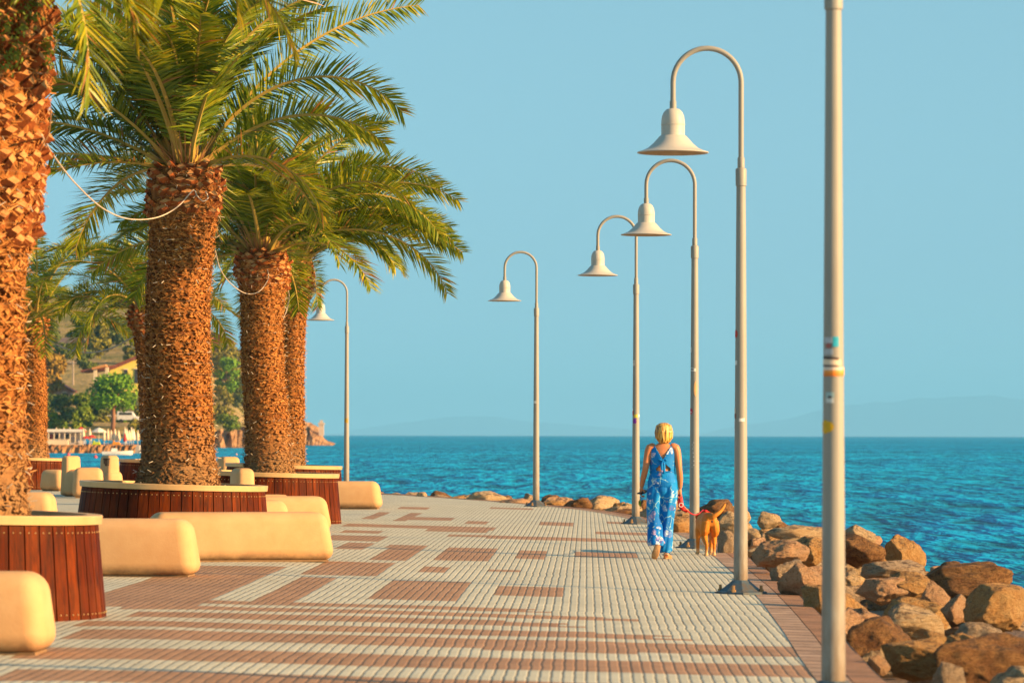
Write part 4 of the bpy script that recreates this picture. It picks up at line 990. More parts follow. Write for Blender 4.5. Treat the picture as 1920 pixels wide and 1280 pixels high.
def rock_mesh(seed, sub=4):
    rng = np.random.default_rng(seed); bm = bmesh.new(); bmesh.ops.create_icosphere(bm, subdivisions=sub, radius=1.0)
    P = np.array([v.co[:] for v in bm.verts]); D = P / np.linalg.norm(P, axis=1, keepdims=True)
    r = np.ones(len(D)) * 1.25
    for k in range(int(rng.integers(13, 19))):                          # broken faces
        n = rng.normal(size=3); n /= np.linalg.norm(n); dd = rng.uniform(.70, 1.06)
        q = D @ n; t = np.where(q > .05, dd / np.maximum(q, .05), 9.0); r = np.minimum(r, t)
    o = rng.uniform(0, 50, 3)
    f = np.array([.10 * noise.noise(Vector(d * 1.7 + o)) + .055 * noise.noise(Vector(d * 4.3 + o)) + .030 * noise.noise(Vector(d * 9 + o)) + .014 * noise.noise(Vector(d * 19 + o)) for d in D])
    P = D * (r * (1 + f))[:, None]
    for v, p in zip(bm.verts, P): v.co = p
    me = bpy.data.meshes.new('boulder'); bm.to_mesh(me); bm.free()
    me.polygons.foreach_set('use_smooth', [True] * len(me.polygons)); me.set_sharp_from_angle(angle=R(48)); return me
ROCKS = 'boulders of the rubble mound along the promenade'
rr_ = random.Random(21); placed = []; seed = 0
def rock(x, y, z, s, kind, label, rz=None, tilt=None, mesh=None):
    global seed; seed += 1
    me = rock_mesh(seed, 5 if y < 48 else 4) if mesh is None else mesh
    me.materials.append(RM[kind]) if not me.materials else None
    o = bpy.data.objects.new('boulder', me); link(o); o.location = (x, y, z); o.scale = s
    o.rotation_euler = (rr_.uniform(-.5, .5) if tilt is None else tilt, rr_.uniform(-.5, .5) if tilt is None else 0, rr_.uniform(0, 6.28) if rz is None else rz)
    tag(o, label, 'boulder', ROCKS); placed.append((x, y, max(s[0], s[1]))); return o
def hero(px, py, d, wpx, hpx, kind, label, rz=0, depth=1.0):
    p = at(px, py, d); w = wpx * d / F / 2; h = hpx * d / F / 2
    return rock(p.x, p.y, p.z, (w * 1.06, w * depth, h * 1.12), kind, label, rz, 0)
hero(1698, 1040, 47, 66, 64, 'ochre', 'upright pointed ochre boulder standing out against the sea on the crest', .6, .8)
hero(1616, 1035, 44, 88, 56, 'dark brown', 'dark brown pitted boulder just right of the foremost lamp post', .3)
hero(1606, 1008, 47, 66, 36, 'pale tan', 'pale boulder tip showing above the dark pitted boulder', .9)
hero(1812, 1092, 38, 165, 72, 'dark brown', 'broad dark speckled boulder with sunlit right edge against the sea', 2.9, .7)
hero(1868, 1150, 33, 125, 82, 'ochre', 'large rounded ochre boulder at the picture edge below the broad dark one', .2, .8)
hero(1715, 1172, 31.5, 140, 62, 'pale tan', 'big pale sunlit boulder with broken front amid the foreground rocks', .1, .8)
hero(1795, 1148, 34, 62, 58, 'pinkish', 'smooth pinkish wedge of rock leaning between larger boulders', .9)
hero(1712, 1098, 37, 82, 44, 'ochre', 'yellowish flat-topped boulder behind the smooth wedge', 0)
hero(1752, 1118, 36, 48, 48, 'pinkish', 'small pinkish upright boulder between pale neighbours', .4)
hero(1655, 1108, 37, 88, 52, 'pinkish', 'brown-pink boulder beside the foremost lamp post, sloping right', .5)
hero(1850, 1246, 26, 190, 90, 'dark brown', 'dark orange-brown blurred boulder filling the bottom corner', .3, .7)
hero(1730, 1234, 26.5, 150, 74, 'ochre', 'orange boulder with grey underside at the bottom, next to the brick edge', .2, .7)
hero(1645, 1242, 25.5, 42, 36, 'pinkish', 'small rounded rock right at the brick edge near the bottom', .4)
hero(1688, 1070, 40, 110, 36, 'greyish', 'long low greyish boulder under the pointed one', .1)
hero(1500, 1093, 36.5, 78, 62, 'pinkish', 'angular pink-grey boulder at the edge between the two foremost lamp posts', .7)
hero(1540, 1120, 34, 70, 54, 'ochre', 'brown boulder half behind the foremost lamp post beside the paving', .2)
hero(1462, 1040, 42, 92, 42, 'pinkish', 'brown boulder with overhanging flat top right of the second lamp post', .15)
hero(1520, 1032, 43.5, 78, 48, 'ochre', 'big ochre boulder with ridged side in the middle of the mound', .5)
hero(1440, 975, 57, 46, 34, 'pale tan', 'pale rounded boulder on the crest right of the second lamp post', .3)
hero(1478, 1075, 40, 66, 40, 'greyish', 'greyish cracked boulder at the edge right of the second lamp post', .2)
hero(1505, 1003, 50, 110, 34, 'pale tan', 'wide tan boulder on the skyline between two lamp posts', .1)
hero(1366, 985, 55, 60, 46, 'pale tan', 'pale boulder directly behind the dog tail', .6)
hero(1362, 1022, 49.6, 34, 40, 'greyish', 'grey cracked boulder beside the dog hind paws', .5)
hero(1345, 955, 62, 66, 30, 'dark brown', 'dark boulder on the skyline above the dog back', .2)
hero(1275, 988, 60, 56, 42, 'ochre', 'ochre boulder between the woman and the lamp post behind the dog', .4)
hero(908, 936, 84.6, 62, 26, 'pale tan', 'largest pale boulder of the far edge, standing against the sea', .2)
hero(862, 938, 85.5, 34, 18, 'ochre', 'ochre boulder touching the left side of the largest far one', .4)
hero(793, 934, 87, 24, 18, 'pale tan', 'small upright pale boulder on the far edge', .6)
hero(968, 943, 82, 56, 18, 'pinkish', 'low flat boulder just left of the lone lamp base', .1)
hero(1088, 947, 79, 50, 22, 'dark brown', 'dark humped boulder on the far edge between two lamps', .3)
hero(1042, 948, 80.5, 40, 16, 'ochre', 'orange-tan boulder just right of the lone lamp base', .3)
hero(1165, 956, 76, 46, 14, 'pale tan', 'flat pale boulder left of the lamp post behind the woman', .2)
zone = lambda y: ('beside the foremost lamp post' if y < 27 else 'between the two foremost lamp posts' if y < 38 else 'right of the second lamp post' if y < 50 else 'behind the dog' if y < 62 else 'along the far bend')
def row(o): return 'by the brick edge' if o < .8 else 'in the middle of the mound' if o < 1.9 else 'on the seaward crest'
tries = 0; cnt = 0
kinds = ['pale tan', 'ochre', 'dark brown', 'greyish', 'pinkish', 'ochre', 'pale tan']
cum = [i for i in range(len(EP)) if EP[i].y > 16 and EP[i].x > -4.5]
while tries < 14000 and cnt < 296:
    tries += 1
    i = rr_.choice(cum); p, nrm_ = edge_at(i); far = p.y > 66
    o = rr_.uniform(.22, 1.5 if far else 3.6); q = p + nrm_ * o
    big = rr_.random(); s = (rr_.uniform(.16, .34) if far else rr_.uniform(.15, .38)) * (1.2 if big > .85 else 1)
    if o < s * .95 + .02: continue
    if any((q.x - a) ** 2 + (q.y - b_) ** 2 < ((s + c_) * .58) ** 2 for a, b_, c_ in placed): continue
    top = (.08 if far else -.04) - .05 * o + (.08 if 1.2 < o < 2.6 else 0) + rr_.uniform(-.14, .08)
    if o > 2.6: top -= (o - 2.6) * .55
    if o > 1.5 and 28 < p.y < 56: top -= .14
    hz_ = s * rr_.uniform(.55, .85); k = rr_.choice(kinds)
    sz = 'small' if s < .28 else 'large' if s > .5 else 'medium'
    rock(q.x, q.y, top - hz_ * .85, (s, s * rr_.uniform(.75, 1.2), hz_), k, f'{sz} {k} boulder {row(o)}, {zone(p.y)}')
    cnt += 1
# small stones that fill the gaps
k3 = [rock_mesh(900 + i, 3) for i in range(5)]
for i, me in enumerate(k3): me.materials.append(RM[kinds[i]])
for j in range(110):
    i = rr_.choice(cum); p, nrm_ = edge_at(i)
    if p.y > 60: continue
    q = p + nrm_ * rr_.uniform(.12, 2.4); s = rr_.uniform(.07, .15)
    k = rr_.randrange(5)
    o = rock(q.x, q.y, -.10 + rr_.uniform(-.12, .06), (s, s, s * .8), kinds[k], f'fist sized {kinds[k]} stone wedged between boulders {zone(p.y)}', mesh=k3[k]); o.name = 'stone'; o['category'] = 'stone'
# ------------------------------------------------------------------ the far shore across the bay
SD = 620.0
HILL = [(-160, 505), (-60, 525), (60, 545), (180, 556), (260, 556), (330, 575), (400, 628), (440, 668), (462, 720), (478, 776), (490, 800), (520, 812)]
def hill_top(px): return float(np.interp(px, [p[0] for p in HILL], [p[1] for p in HILL]))
def hill_pt(px, t):
    """t 0..1 from the beach to the ridge"""
    d = 650 + 330 * t + 260 * min(1, max(0, (px - 340) / 55)); ft = 822 - (822 - hill_top(px)) * (t ** .9)
    p = at(px, ft, d); p.z += 1.6 * noise.noise((p.x * .03, p.y * .03, 0)) * min(1, t * 4); return p
b = MB(); NX, NT_ = 90, 40
V_ = []
for j in range(NT_ + 1):
    for i in range(NX + 1): V_.append(hill_pt(-160 + 680 * i / NX, j / NT_))
b.add(V_, [(j * (NX + 1) + i, j * (NX + 1) + i + 1, (j + 1) * (NX + 1) + i + 1, (j + 1) * (NX + 1) + i) for j in range(NT_) for i in range(NX)])
m = NT('hill_ground'); c = m.ramp(m.noise(.05, 6, .6), [(.35, (.13, .13, .03)), (.5, (.24, .19, .07)), (.65, (.36, .26, .13))]); m.bump(m.noise(.5, 5), .8, 1.0)
tag(b.build('hillside', m.done(c, .9, .1), smooth=True), kind='structure')
# beach: sandy deck and stone jetty
b = MB(); q = [at(-120, 836, SD), at(262, 836, SD), at(275, 828, 660), at(-120, 828, 660)]
b.add([(p.x, p.y, -.35) for p in q] + [(p.x, p.y, -1.9) for p in q], [(0, 1, 2, 3), (0, 4, 5, 1), (1, 5, 6, 2)])
tag(b.build('beach', plain('pale_deck', (.52, .46, .40), scale=.4, bump=0)), kind='structure')
b = MB(); x0, x1 = at(-120, 836, SD - 3).x, at(258, 836, SD - 3).x; NJ = 120
prof = [(-4.5, -2.4), (-3.4, -1.5), (-2.6, -.8), (-1.6, -.35), (0, -.3), (2, -.3)]
b.add([(x0 + (x1 - x0) * i / NJ, SD - 3 + py_ + (.9 * noise.noise((i * .45, k * 1.7, 1)) if k < 4 else 0), pz + (.45 * noise.noise((i * .6, k * 2.1, 4)) if 0 < k < 4 else 0)) for k, (py_, pz) in enumerate(prof) for i in range(NJ + 1)],
      [(k * (NJ + 1) + i, k * (NJ + 1) + i + 1, (k + 1) * (NJ + 1) + i + 1, (k + 1) * (NJ + 1) + i) for k in range(len(prof) - 1) for i in range(NJ)])
m = NT('jetty_stone'); c = m.ramp(m.noise(.55, 5, .7), [(.35, (.10, .045, .02)), (.5, (.34, .16, .06)), (.65, (.42, .24, .11))]); m.bump(m.noise(1.2, 5), 1, .5)
tag(b.build('jetty', m.done(c, .9, .1)), 'low brown stone jetty edging the far beach above the water', 'jetty')
# headland rocks
def crag(name, pts, d, depth, mat, label, base=None):
    """rocky mass whose skyline follows photo pixels"""
    b = MB(); n = 44; k = []
    for j, f in enumerate((0, .45, .8, 1.0, .8, .3)):
        for i in range(n + 1):
            px = pts[0][0] + (pts[-1][0] - pts[0][0]) * i / n; py = float(np.interp(px, [p[0] for p in pts], [p[1] for p in pts]))
            p = at(px, py, d); z = SEA - .5 + (p.z - SEA + .5) * f
            nz_ = noise.noise((px * .09, j * 1.3, d)); k.append((p.x * (1 + depth * (j / 5 - .4) / d), d + depth * (j / 5 - .4) + nz_ * depth * .25 * (0 < j < 5), z + (nz_ * 1.0 * (j in (1, 2)) + .5 * noise.noise((px * .3, j, 9)) * (0 < j < 5))))
    b.add(k, [(r_ * (n + 1) + i, r_ * (n + 1) + i + 1, (r_ + 1) * (n + 1) + i + 1, (r_ + 1) * (n + 1) + i) for r_ in range(5) for i in range(n)])
    return tag(b.build(name, mat), label, 'rock')
m = NT('headland_rock'); c = m.ramp(m.noise(.22, 7, .7), [(.33, (.14, .06, .03)), (.5, (.40, .22, .10)), (.66, (.52, .34, .19))]); m.bump(m.noise(.5, 7, .7), 1, 1.2); HR = m.done(c, .9, .1)
crag('headland', [(380, 800), (402, 800), (420, 797), (440, 792), (462, 788), (490, 784), (530, 786), (552, 783), (568, 789), (585, 793), (597, 800), (603, 812), (610, 822), (618, 828), (627, 831)], 1080, 60, HR, 'tawny rock headland ending in the sea beyond the leaning palm')
crag('sea_rock', [(400, 836), (404, 808), (414, 803), (424, 806), (432, 800), (442, 798), (456, 800), (470, 798), (482, 815), (490, 838)], 880, 30, HR, 'dark and tawny rock mass at the water, between the two big trunks')
b = MB(); b.box((0, 0, 0), (1.4, 1.4, 3.2)); b.box((0, 0, 1.8), (1.8, 1.8, .5)); b.box((0, 0, 2.4), (.8, .8, .8))
p = at(603, 806, 1076); tag(b.build('beacon', plain('beacon_white', (.6, .5, .4), bump=0), loc=(p.x, p.y, p.z)), 'tiny pale beacon on the tip of the tawny headland', 'beacon')

# trees: trunk, limbs and a crown of many leaf clumps
def leaf_mat(name, c1, c2, c3):
    m = NT(name); r_ = m.attr('shade'); c = m.ramp(r_, [(0.0, c1), (.55, c2), (1.0, c3)]); return m.done(c, .7, .15)
LM = dict(pine=leaf_mat('pine_leaf', (.05, .12, .008), (.12, .25, .010), (.20, .32, .02)), dark=leaf_mat('dark_leaf', (.045, .07, .012), (.09, .12, .022), (.15, .17, .035)),
          olive=leaf_mat('olive_leaf', (.09, .095, .010), (.18, .165, .016), (.28, .23, .03)), green=leaf_mat('hedge_leaf', (.05, .11, .006), (.12, .18, .010), (.21, .24, .02)), rust=leaf_mat('rust_leaf', (.16, .11, .012), (.26, .16, .018), (.34, .20, .03)))
TRUNKM = plain('tree_bark', (.24, .11, .05), scale=1.5, bump=.4)
def tree(name, p, w, h, crown0, kind, label, cat, group, seed, clumps=9, leaf=.34, dens=1.0, flat=.75, tw=.3):
    rg = random.Random(seed); root = empty(name, p, 0, label, cat, group)
    b = MB(); base = V((0, 0, -1.0)); mid = V((rg.uniform(-.05, .05) * w, 0, crown0))
    if crown0 > .8:
        b.tube([base, base.lerp(mid, .6) + V((.05 * w * rg.uniform(-1, 1), 0, 0)), mid], [tw, tw * .8, tw * .7], 8)
    C = []
    for k in range(clumps):
        a = rg.random() * 2 * PI; q = math.sqrt(rg.random()); zt = rg.uniform(.12, .95)
        rad = w * .5 * (1 - abs(zt - .45) ** 2 * (1.6 if flat > .6 else 2.4)) * .72
        c = V((math.cos(a) * q * rad, math.sin(a) * q * rad, crown0 + (h - crown0) * zt * .85 + .1)); C.append((c, w * rg.uniform(.17, .27)))
        if crown0 > .8: b.tube([mid, mid.lerp(c, .55) + V((0, 0, .1)), c], [tw * .5, tw * .3, .03], 5)
    if crown0 > .8: b.build('trunk', TRUNKM, root, True)
    b = MB(); A = []
    n = int(dens * (110 if w > 4 else 70))
    for c, r_ in C:
        t0 = rg.uniform(-.18, .18)
        for k in range(n):
            dv = V((rg.gauss(0, 1), rg.gauss(0, 1), rg.gauss(0, 1))).normalized(); q = c + V((dv.x, dv.y, dv.z * flat)) * r_ * rg.uniform(.55, 1.08)
            u = V((rg.gauss(0, 1), rg.gauss(0, 1), rg.gauss(0, 1))).normalized(); w_ = dv.cross(u)
            if w_.length < .05: continue
            u = (u + dv * -.2).normalized(); w_ = u.cross(dv).normalized(); l = leaf * rg.uniform(.6, 1.3)
            b.add([q - u * l, q + w_ * l * .5, q + u * l, q - w_ * l * .5], [(0, 1, 2, 3)]); A.append(min(1, max(0, rg.gauss(.5, .2) + t0)))
    me = b.mesh('crown'); a_ = me.attributes.new('shade', 'FLOAT', 'FACE'); a_.data.foreach_set('value', A); finish('crown', me, LM[kind], root)
    return root
sd_ = 0
def tree_px(px, pytop, pybase, wpx, kind, label, cat='tree', group='trees on the far shore', d=690, crown=.15, clumps=10, name='tree', **kw):
    global sd_; sd_ += 1
    p = at(px, pybase, d); s = d / F; h = (pybase - pytop) * s
    return tree(name, p, wpx * s, h, h * crown, kind, label, cat, group, 500 + sd_, clumps, **kw)
tree_px(211, 699, 806, 104, 'pine', 'bright green umbrella pine with bare trunk in front of the yellow house', d=648, crown=.38, clumps=26, name='umbrella_pine', leaf=.36, dens=1.3, flat=.62, tw=.45)
tree_px(186, 594, 672, 46, 'olive', 'sunlit yellow-green tree standing tall on the hillside', d=800, crown=.08, clumps=18, leaf=.5, dens=1.2, flat=1.1)
tree_px(95, 660, 722, 64, 'rust', 'orange-tinted tree beside the far pole', d=720, crown=.1, clumps=16, leaf=.45)
tree_px(100, 700, 745, 40, 'rust', 'small orange-green tree under the orange-tinted one', d=700, crown=.1, clumps=10)
tree_px(150, 588, 640, 56, 'dark', 'dark round tree left of the sunlit hillside tree', d=830, crown=.05, clumps=16, leaf=.5)
tree_px(222, 584, 652, 54, 'dark', 'dark round tree right of the sunlit hillside tree', d=840, crown=.05, clumps=18, leaf=.5)
tree_px(95, 600, 660, 54, 'dark', 'dim olive tree high on the slope above the orange-tinted tree', d=850, crown=.05, clumps=14, leaf=.5)
tree_px(250, 600, 690, 40, 'olive', 'olive tree behind the roof of the yellow house', d=800, crown=.05, clumps=12, leaf=.45)
tree_px(165, 655, 700, 50, 'dark', 'dark bush behind the porch of the yellow house', d=740, crown=.05, clumps=12)
tree_px(120, 640, 680, 44, 'dark', 'dark bush beneath the grey roofed house', d=760, crown=.05, clumps=10)
tree_px(420, 632, 720, 66, 'olive', 'olive tree below the red roofed house on the ridge', d=1010, crown=.08, clumps=18, leaf=.5)
tree_px(425, 660, 745, 52, 'pine', 'bright green tree showing between the two big trunks', d=985, crown=.08, clumps=18, leaf=.45, dens=1.2)
tree_px(415, 715, 790, 52, 'olive', 'olive tree beneath the bright green one between the trunks', d=960, crown=.05, clumps=14, leaf=.45)
tree_px(448, 700, 775, 40, 'dark', 'dark tree touching the leaning trunk in the far view', d=1000, crown=.05, clumps=12, leaf=.45)
tree_px(428, 776, 803, 46, 'green', 'low green bush on top of the dark rock mass', cat='bush', d=872, crown=0, clumps=10, name='bush')
for i, (px, t_, bb, w_, k_) in enumerate([(98, 768, 812, 46, 'green'), (130, 765, 812, 50, 'green'), (160, 762, 812, 46, 'green'), (190, 758, 812, 48, 'olive'), (118, 738, 790, 46, 'dark'), (148, 728, 788, 50, 'green'), (172, 738, 790, 44, 'dark'), (232, 780, 814, 40, 'green'), (252, 786, 816, 40, 'olive'), (90, 730, 780, 40, 'dark'), (60, 740, 800, 50, 'green'), (262, 745, 790, 36, 'olive')]):
    tree_px(px, t_, bb, w_, k_, ['bright hedge bush next to the far pole behind the bathing huts', 'rounded green bush behind the white bathing pavilion', 'green bush behind the red parasols', 'tall olive bush left of the pine trunk', 'dark bush rising above the pavilion hedge', 'tallest green bush left of the umbrella pine', 'dark bush tucked under the umbrella pine crown', 'green bush right of the pine trunk below the white van', 'olive bush beside the thick trunk above the beach', 'dark bush by the small pale house', 'green bush mostly behind the slim palm trunk', 'olive bush on the slope behind the white van'][i], 'bush', 'bushes behind the far beach', d=655 + 8 * (i % 4), crown=0, clumps=13, name='bush')
rg0 = random.Random(77)
for i in range(22):
    px = rg0.uniform(20, 300); t = rg0.uniform(.55, .98); p = hill_pt(px, t); s = rg0.uniform(3, 6); sd_ += 1
    tree('scrub_bush', p, s, s * .6, 0, rg0.choice(['dark', 'olive', 'rust']), 'low scrub bush scattered high on the dry hillside', 'bush', 'scrub on the far hillside', 700 + i, 7, .5)
for i, (px, py) in enumerate([(408, 700), (436, 705), (452, 745), (462, 770)]):
    sd_ += 1; tree('scrub_bush', at(px, py, 1040), 7, 6, 0, 'olive' if i % 2 else 'dark', 'scrub bush on the slope between the two big trunks', 'bush', 'scrub between the trunks', 760 + i, 9, .5)

# houses
YEL = plain('yellow_plaster', (.78, .60, .12), (.72, .54, .11), scale=.4, bump=0); ROOF = plain('roof_tiles', (.17, .045, .025), (.24, .075, .035), scale=1.2, bump=.5, dist=.2)
WIN = plain('window_dark', (.05, .05, .05), rough=.2, bump=0); TRIM = plain('pale_trim', (.75, .62, .42), bump=0)
def poly_house(name, d, depth, wall_px, roof_px, wmat, rmat, label, wins=(), extra=None):
    root = empty(name, at(wall_px[0][0], wall_px[0][1], d), 0, label, 'house', 'houses on the far hillside'); o = root.location
    def prism(nm, pix, mat, d0, dp):
        b = MB(); n = len(pix); fr = [at(x, y, d0) - o for x, y in pix]; bk = [p + V((0, dp, 0)) for p in fr]
        b.add(fr + bk, [tuple(range(n))[::-1], tuple(range(n, 2 * n))] + [(i, (i + 1) % n, n + (i + 1) % n, n + i) for i in range(n)]); return b.build(nm, mat, root)
    prism('wall', wall_px, wmat, d, depth)
    for rp in roof_px: prism('roof', rp, rmat, d - .8, depth + 1.6)
    for x0, y0, x1, y1 in wins:
        w = prism('window', [(x0, y1), (x1, y1), (x1, y0), (x0, y0)], WIN, d - .12, .2)
        l_ = prism('lintel', [(x0 - 1, y0), (x1 + 1, y0), (x1 + 1, y0 - 2), (x0 - 1, y0 - 2)], TRIM, d - .2, .3); l_.parent = w
    if extra: extra(prism)
    return root
def porch(pr):
    pr('porch_roof', [(172, 693), (199, 687), (197, 683), (172, 689)], plain('porch_orange', (.60, .26, .08), bump=0), 690, 3)
    for x in (175, 197): pr('porch_post', [(x, 722), (x + 6, 722), (x + 6, 688), (x, 689)], TRIM, 691, .6)
poly_house('yellow_house', 694, 9, [(206, 735), (345, 735), (345, 690), (280, 660), (206, 693)], [[(150, 694), (214, 684), (280, 656), (281, 662), (214, 691), (152, 698)], [(280, 656), (350, 688), (349, 694), (280, 662)]], YEL, ROOF,
           'yellow house with sloping red roof behind the umbrella pine', [(232, 693, 239, 706), (252, 692, 260, 718)], porch)
GREY = plain('grey_slate', (.20, .15, .15), bump=0); STONE = plain('stone_wall', (.34, .22, .16), scale=.8, bump=0); PINK = plain('pink_plaster', (.48, .27, .20), bump=0)
poly_house('grey_house', 800, 9, [(112, 660), (152, 660), (152, 640), (112, 640)], [[(106, 644), (158, 642), (150, 632), (116, 633)]], STONE, GREY, 'grey roofed stone house half hidden in hillside trees', [(118, 645, 124, 652)])
poly_house('small_house', 705, 6, [(78, 752), (132, 752), (132, 730), (104, 716), (78, 728)], [[(74, 730), (104, 714), (136, 732), (135, 735), (104, 719), (75, 735)]], PINK, ROOF, 'small pale pink house low on the slope near the pole', [(82, 734, 88, 742), (118, 736, 124, 746)])
poly_house('ridge_house', 1090, 10, [(392, 672), (436, 672), (436, 641), (392, 641)], [[(386, 642), (441, 644), (425, 632), (400, 622), (388, 622)]], PINK, ROOF, 'red roofed house with white chimney on the ridge', [(398, 648, 404, 656), (420, 648, 426, 656)],
           lambda pr: pr('chimney', [(414, 634), (419, 634), (419, 616), (414, 616)], TRIM, 1088, 2))
poly_house('pink_house', 1060, 8, [(438, 700), (470, 700), (470, 662), (438, 662)], [[(434, 664), (474, 664), (468, 656), (440, 656)]], PINK, ROOF, 'pink house wall peeping beside the leaning trunk', [(442, 670, 446, 680)])
# utility pole
b = MB(); p = at(137, 722, 690); b.tube([(0, 0, 0), (0, 0, 4.4)], [.16, .11], 8); b.box((0, 0, 4.0), (1.3, .12, .12)); [b.ball((x, 0, 4.14), .07, 6, 4) for x in (-.5, 0, .5)]
tag(b.build('utility_pole', plain('pole_wood', (.42, .33, .25), bump=0), loc=p), 'pale utility pole on the slope left of the yellow house', 'utility pole')
# van
p = at(241, 792, 668); root = empty('van', p, 0, 'white van parked on the slope right of the pine trunk', 'van')
b = MB(); pr = [(-1.9, .45), (1.9, .45), (1.9, 1.0), (1.3, 1.15), (.75, 1.9), (-1.9, 1.95)]; n = len(pr)
b.add([(x, -.85, z) for x, z in pr] + [(x, .85, z) for x, z in pr], [tuple(range(n)), tuple(range(n, 2 * n))[::-1]] + [(i, n + i, n + (i + 1) % n, (i + 1) % n) for i in range(n)])
b.build('body', plain('van_white', (.74, .74, .72), rough=.3, bump=0), root, bevel=.08)
b = MB(); b.box((-.4, -.87, 1.55), (2.2, .04, .42)); b.build('window', WIN, root)
for x in (-1.2, 1.15):
    for y in (-.8, .8):
        w = MB(); w.tube([(x, y - .1, .32), (x, y + .1, .32)], .32, 14); w.build('wheel', plain('tyre', (.03, .03, .03), bump=0), root)
b = MB(); b.box((0, 0, .55), (4.6, 2.6, .12)); tag(b.build('awning', plain('awning_white', (.7, .68, .62), bump=0), loc=at(228, 785, 664)), 'flat pale awning beside the white van', 'awning')
# bathing pavilion
CRM = plain('canvas_cream', (.74, .58, .38), (.66, .50, .32), scale=.8, bump=0); WHT = plain('canvas_white', (.76, .70, .60), bump=0); REDC = plain('canvas_red', (.58, .03, .02), bump=0)
p0, p1 = at(82, 828, 636), at(152, 828, 636); L_ = p1.x - p0.x; z0 = -.35
root = empty('pavilion', (p0.x, 636, z0), 0, 'long white bathing pavilion with flat roof on the far beach', 'pavilion')
b = MB(); b.box((L_ / 2, 2, 2.35), (L_ + .8, 4.6, .5)); b.build('roof', WHT, root, bevel=.05)
for k in range(8):
    b = MB(); b.box((L_ * k / 7, 0, 1.05), (.16, .16, 2.1)); b.build('post', TRIM, root)
b = MB(); b.box((L_ / 2, 3.4, 1.05), (L_, .2, 2.1)); b.build('back_wall', plain('pavilion_wall', (.62, .48, .34), (.40, .34, .36), scale=1.1, bump=0), root)
for k, c_ in ((1.0, (.3, .05, .04)), (2.05, (.06, .05, .05)), (3.6, (.05, .05, .04))):
    b = MB(); b.box((k, 3.2, .95), (.8, .1, 1.6)); b.build('door', plain('door_paint', c_, bump=0), root)
b = MB(); b.box((0, 0, .45), (4.2, 1.0, .9)); b.box((0, 0, .93), (4.4, 1.2, .06)); tag(b.build('counter', CRM, loc=(at(105, 838, 626).x, 626, z0)), 'low cream counter in front of the white bathing pavilion', 'counter')
# parasols
PG = 'parasols on the far beach'
def closed(px, h, mat, lab, d=640):
    p = at(px, 800, d); root = empty('parasol', (p.x, d, z0), 0, lab, 'parasol', PG)
    b = MB(); b.tube([(0, 0, 0), (0, 0, h)], .04, 6); b.build('pole', TRIM, root)
    b = MB(); b.lathe([(.10, h * .28), (.33, h * .30), (.30, h * .5), (.18, h * .8), (.05, h * .99)], 8); b.build('canvas', mat, root, True)
def opened(px, h, r, mat, lab, d=634):
    p = at(px, 800, d); root = empty('parasol', (p.x, d, z0), 0, lab, 'parasol', PG)
    b = MB(); b.tube([(0, 0, 0), (0, 0, h)], .04, 6); b.build('pole', TRIM, root)
    b = MB(); b.lathe([(r, h * .72), (r * .55, h * .88), (.06, h * .99)], 8, caps=False); b.lathe([(.06, h * .97), (r * .55, h * .86), (r - .02, h * .715)], 8, caps=False); b.build('canvas', mat, root)
for i, px in enumerate((84, 106, 120, 132)): closed(px, 2.9, CRM, 'closed cream parasol poking up behind the white pavilion', 642)
for i, px in enumerate((157, 169)): closed(px, 2.75, CRM, ('closed cream parasol between the red ones', 'closed cream parasol right of the red ones')[i], 632)
for i, px in enumerate((196, 203, 209, 216, 223)): closed(px, 2.5 + .2 * (i % 2), CRM, 'closed cream parasol in the row before the pine trunk', 636)
for i, px in enumerate((235, 238.5, 243, 247, 251, 259)): closed(px, 3.0 - .25 * (i % 3), WHT if i == 4 else CRM, 'closed white parasol at the end of the row by the thick trunk' if i == 4 else 'closed cream parasol in the dense row by the thick trunk', 634 + i)
closed(235, 2.0, REDC, 'closed red parasol among the cream ones near the thick trunk', 629)
opened(161, 1.5, .75, REDC, 'low red parasol standing under the cream ones', 628); opened(172, 1.7, .8, REDC, 'red parasol nearest the white awning tent', 631)
opened(152, 3.0, 1.0, REDC, 'tallest red parasol at the end of the white pavilion', 637); opened(186, 2.9, 1.4, WHT, 'open white parasol between red and cream ones', 638)
# loungers, boats and buoys
for i, px in enumerate((140, 150, 178, 205, 215, 228)):
    b = MB(); b.box((0, 0, .3), (1.7, .6, .08)); b.box((.75, 0, .52), (.08, .6, .42)); [b.box((x, y, .14), (.08, .08, .28)) for x in (-.7, .7) for y in (-.22, .22)]
    tag(b.build('sun_lounger', plain('lounger_fabric', (.5, .48, .48), bump=0), loc=(at(px, 830, 624).x, 624, z0)), 'pale sun lounger on the deck below the parasols', 'sun lounger', 'sun loungers on the far deck')
for px, c_, lab in ((181, (.45, .55, .02), 'lime green pedal float on the deck edge'), (218, (.70, .28, .02), 'orange float on the deck edge')):
    b = MB(); b.box((0, 0, .3), (1.5, .6, .5), taper=.75); b.box((-.4, 0, .65), (.3, .5, .25)); tag(b.build('float', plain('float_plastic', c_, bump=0), bevel=.1, loc=(at(px, 834, 621).x, 621.3, z0)), lab, 'float')
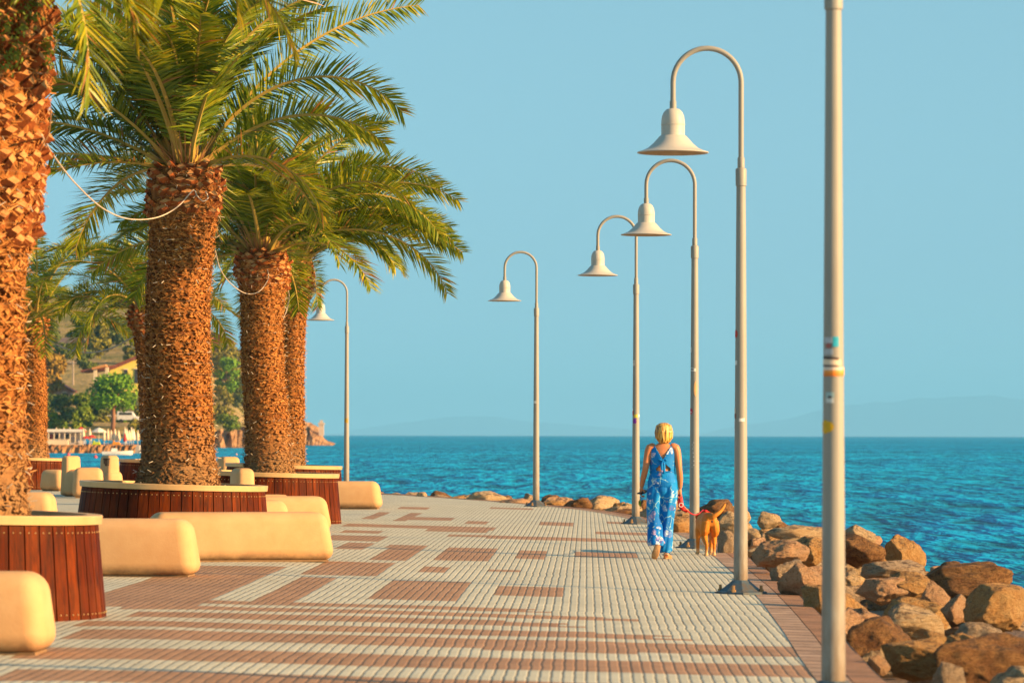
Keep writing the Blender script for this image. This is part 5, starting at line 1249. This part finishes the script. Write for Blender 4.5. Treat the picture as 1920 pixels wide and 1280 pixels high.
def boat(px, py, l, mat, lab, rz=0):
    d = (EYE - SEA) * F / (py - 812.5); p = at(px, py, d); b = MB(); n = 12; rows = []
    for j, (zz_, k) in enumerate(((-.15, .55), (.15, .85), (.5, 1.0))):
        rows += [(l / 2 * (-1 + 2 * i / n) * (.9 + .1 * k), w_ * s * k, zz_ + .15 * (i / n) ** 2) for s in (-1, 1) for i in range(n + 1) for w_ in [l * .17 * (1 - (max(0, i / n - .45) / .55) ** 2.2)]]
    m_ = n + 1; fs = []
    for j in range(2):
        for s in (0, 1):
            o_ = j * 2 * m_ + s * m_; fs += [(o_ + i, o_ + i + 1, o_ + 2 * m_ + i + 1, o_ + 2 * m_ + i) for i in range(n)]
    fs += [(4 * m_ + i, 4 * m_ + i + 1, 5 * m_ + i + 1, 5 * m_ + i) for i in range(n)] + [(0, m_, 3 * m_, 2 * m_), (2 * m_, 3 * m_, 5 * m_, 4 * m_)]
    root = empty('boat', (p.x, p.y, SEA), rz, lab, 'boat'); b.add(rows, fs); b.build('hull', mat, root)
    b = MB(); b.box((-.1 * l, 0, .72), (l * .22, l * .2, .5), taper=.8); b.build('cabin', mat, root)
boat(221, 852, 4.6, plain('boat_white', (.75, .70, .62), rough=.4, bump=0), 'small white motor boat moored off the stone jetty', R(8))
boat(262, 846, 4.2, plain('boat_cream', (.66, .58, .5), rough=.4, bump=0), 'pale boat half hidden behind the thick trunk', R(40))
def buoy(px, py, r_, c_, lab):
    d = (EYE - SEA) * F / (py - 812.5); b = MB(); b.ball((0, 0, .1), r_, 12, 8); b.tube([(0, 0, r_), (0, 0, r_ * 1.7)], r_ * .2, 6)
    p = at(px, py, d); tag(b.build('buoy', plain('buoy_pink', c_, rough=.4, bump=0), smooth=True, loc=(p.x, p.y, SEA)), lab, 'buoy')
buoy(129, 854, .26, (.75, .10, .14), 'pink buoy floating near the slim palm'); buoy(180, 858, .24, (.70, .08, .10), 'pink buoy floating right of the backrest'); buoy(444, 852, .16, (.75, .45, .42), 'tiny pale buoy between the two big trunks')
d = 330; p = at(166, 865, d); b = MB(); b.tube([(-1.7, 0, .12), (-.9, 0, .18), (.9, 0, .18), (1.7, 0, .14)], [.05, .2, .22, .06], 8); b.tube([(-4, 0, .1), (6, 0, .1)], .04, 5)
tag(b.build('rope_float', plain('dark_float', (.06, .05, .045), bump=0), loc=(p.x, (EYE - SEA) * F / 52.5, SEA)), 'dark floating barrier tied to a rope on the bay', 'float')
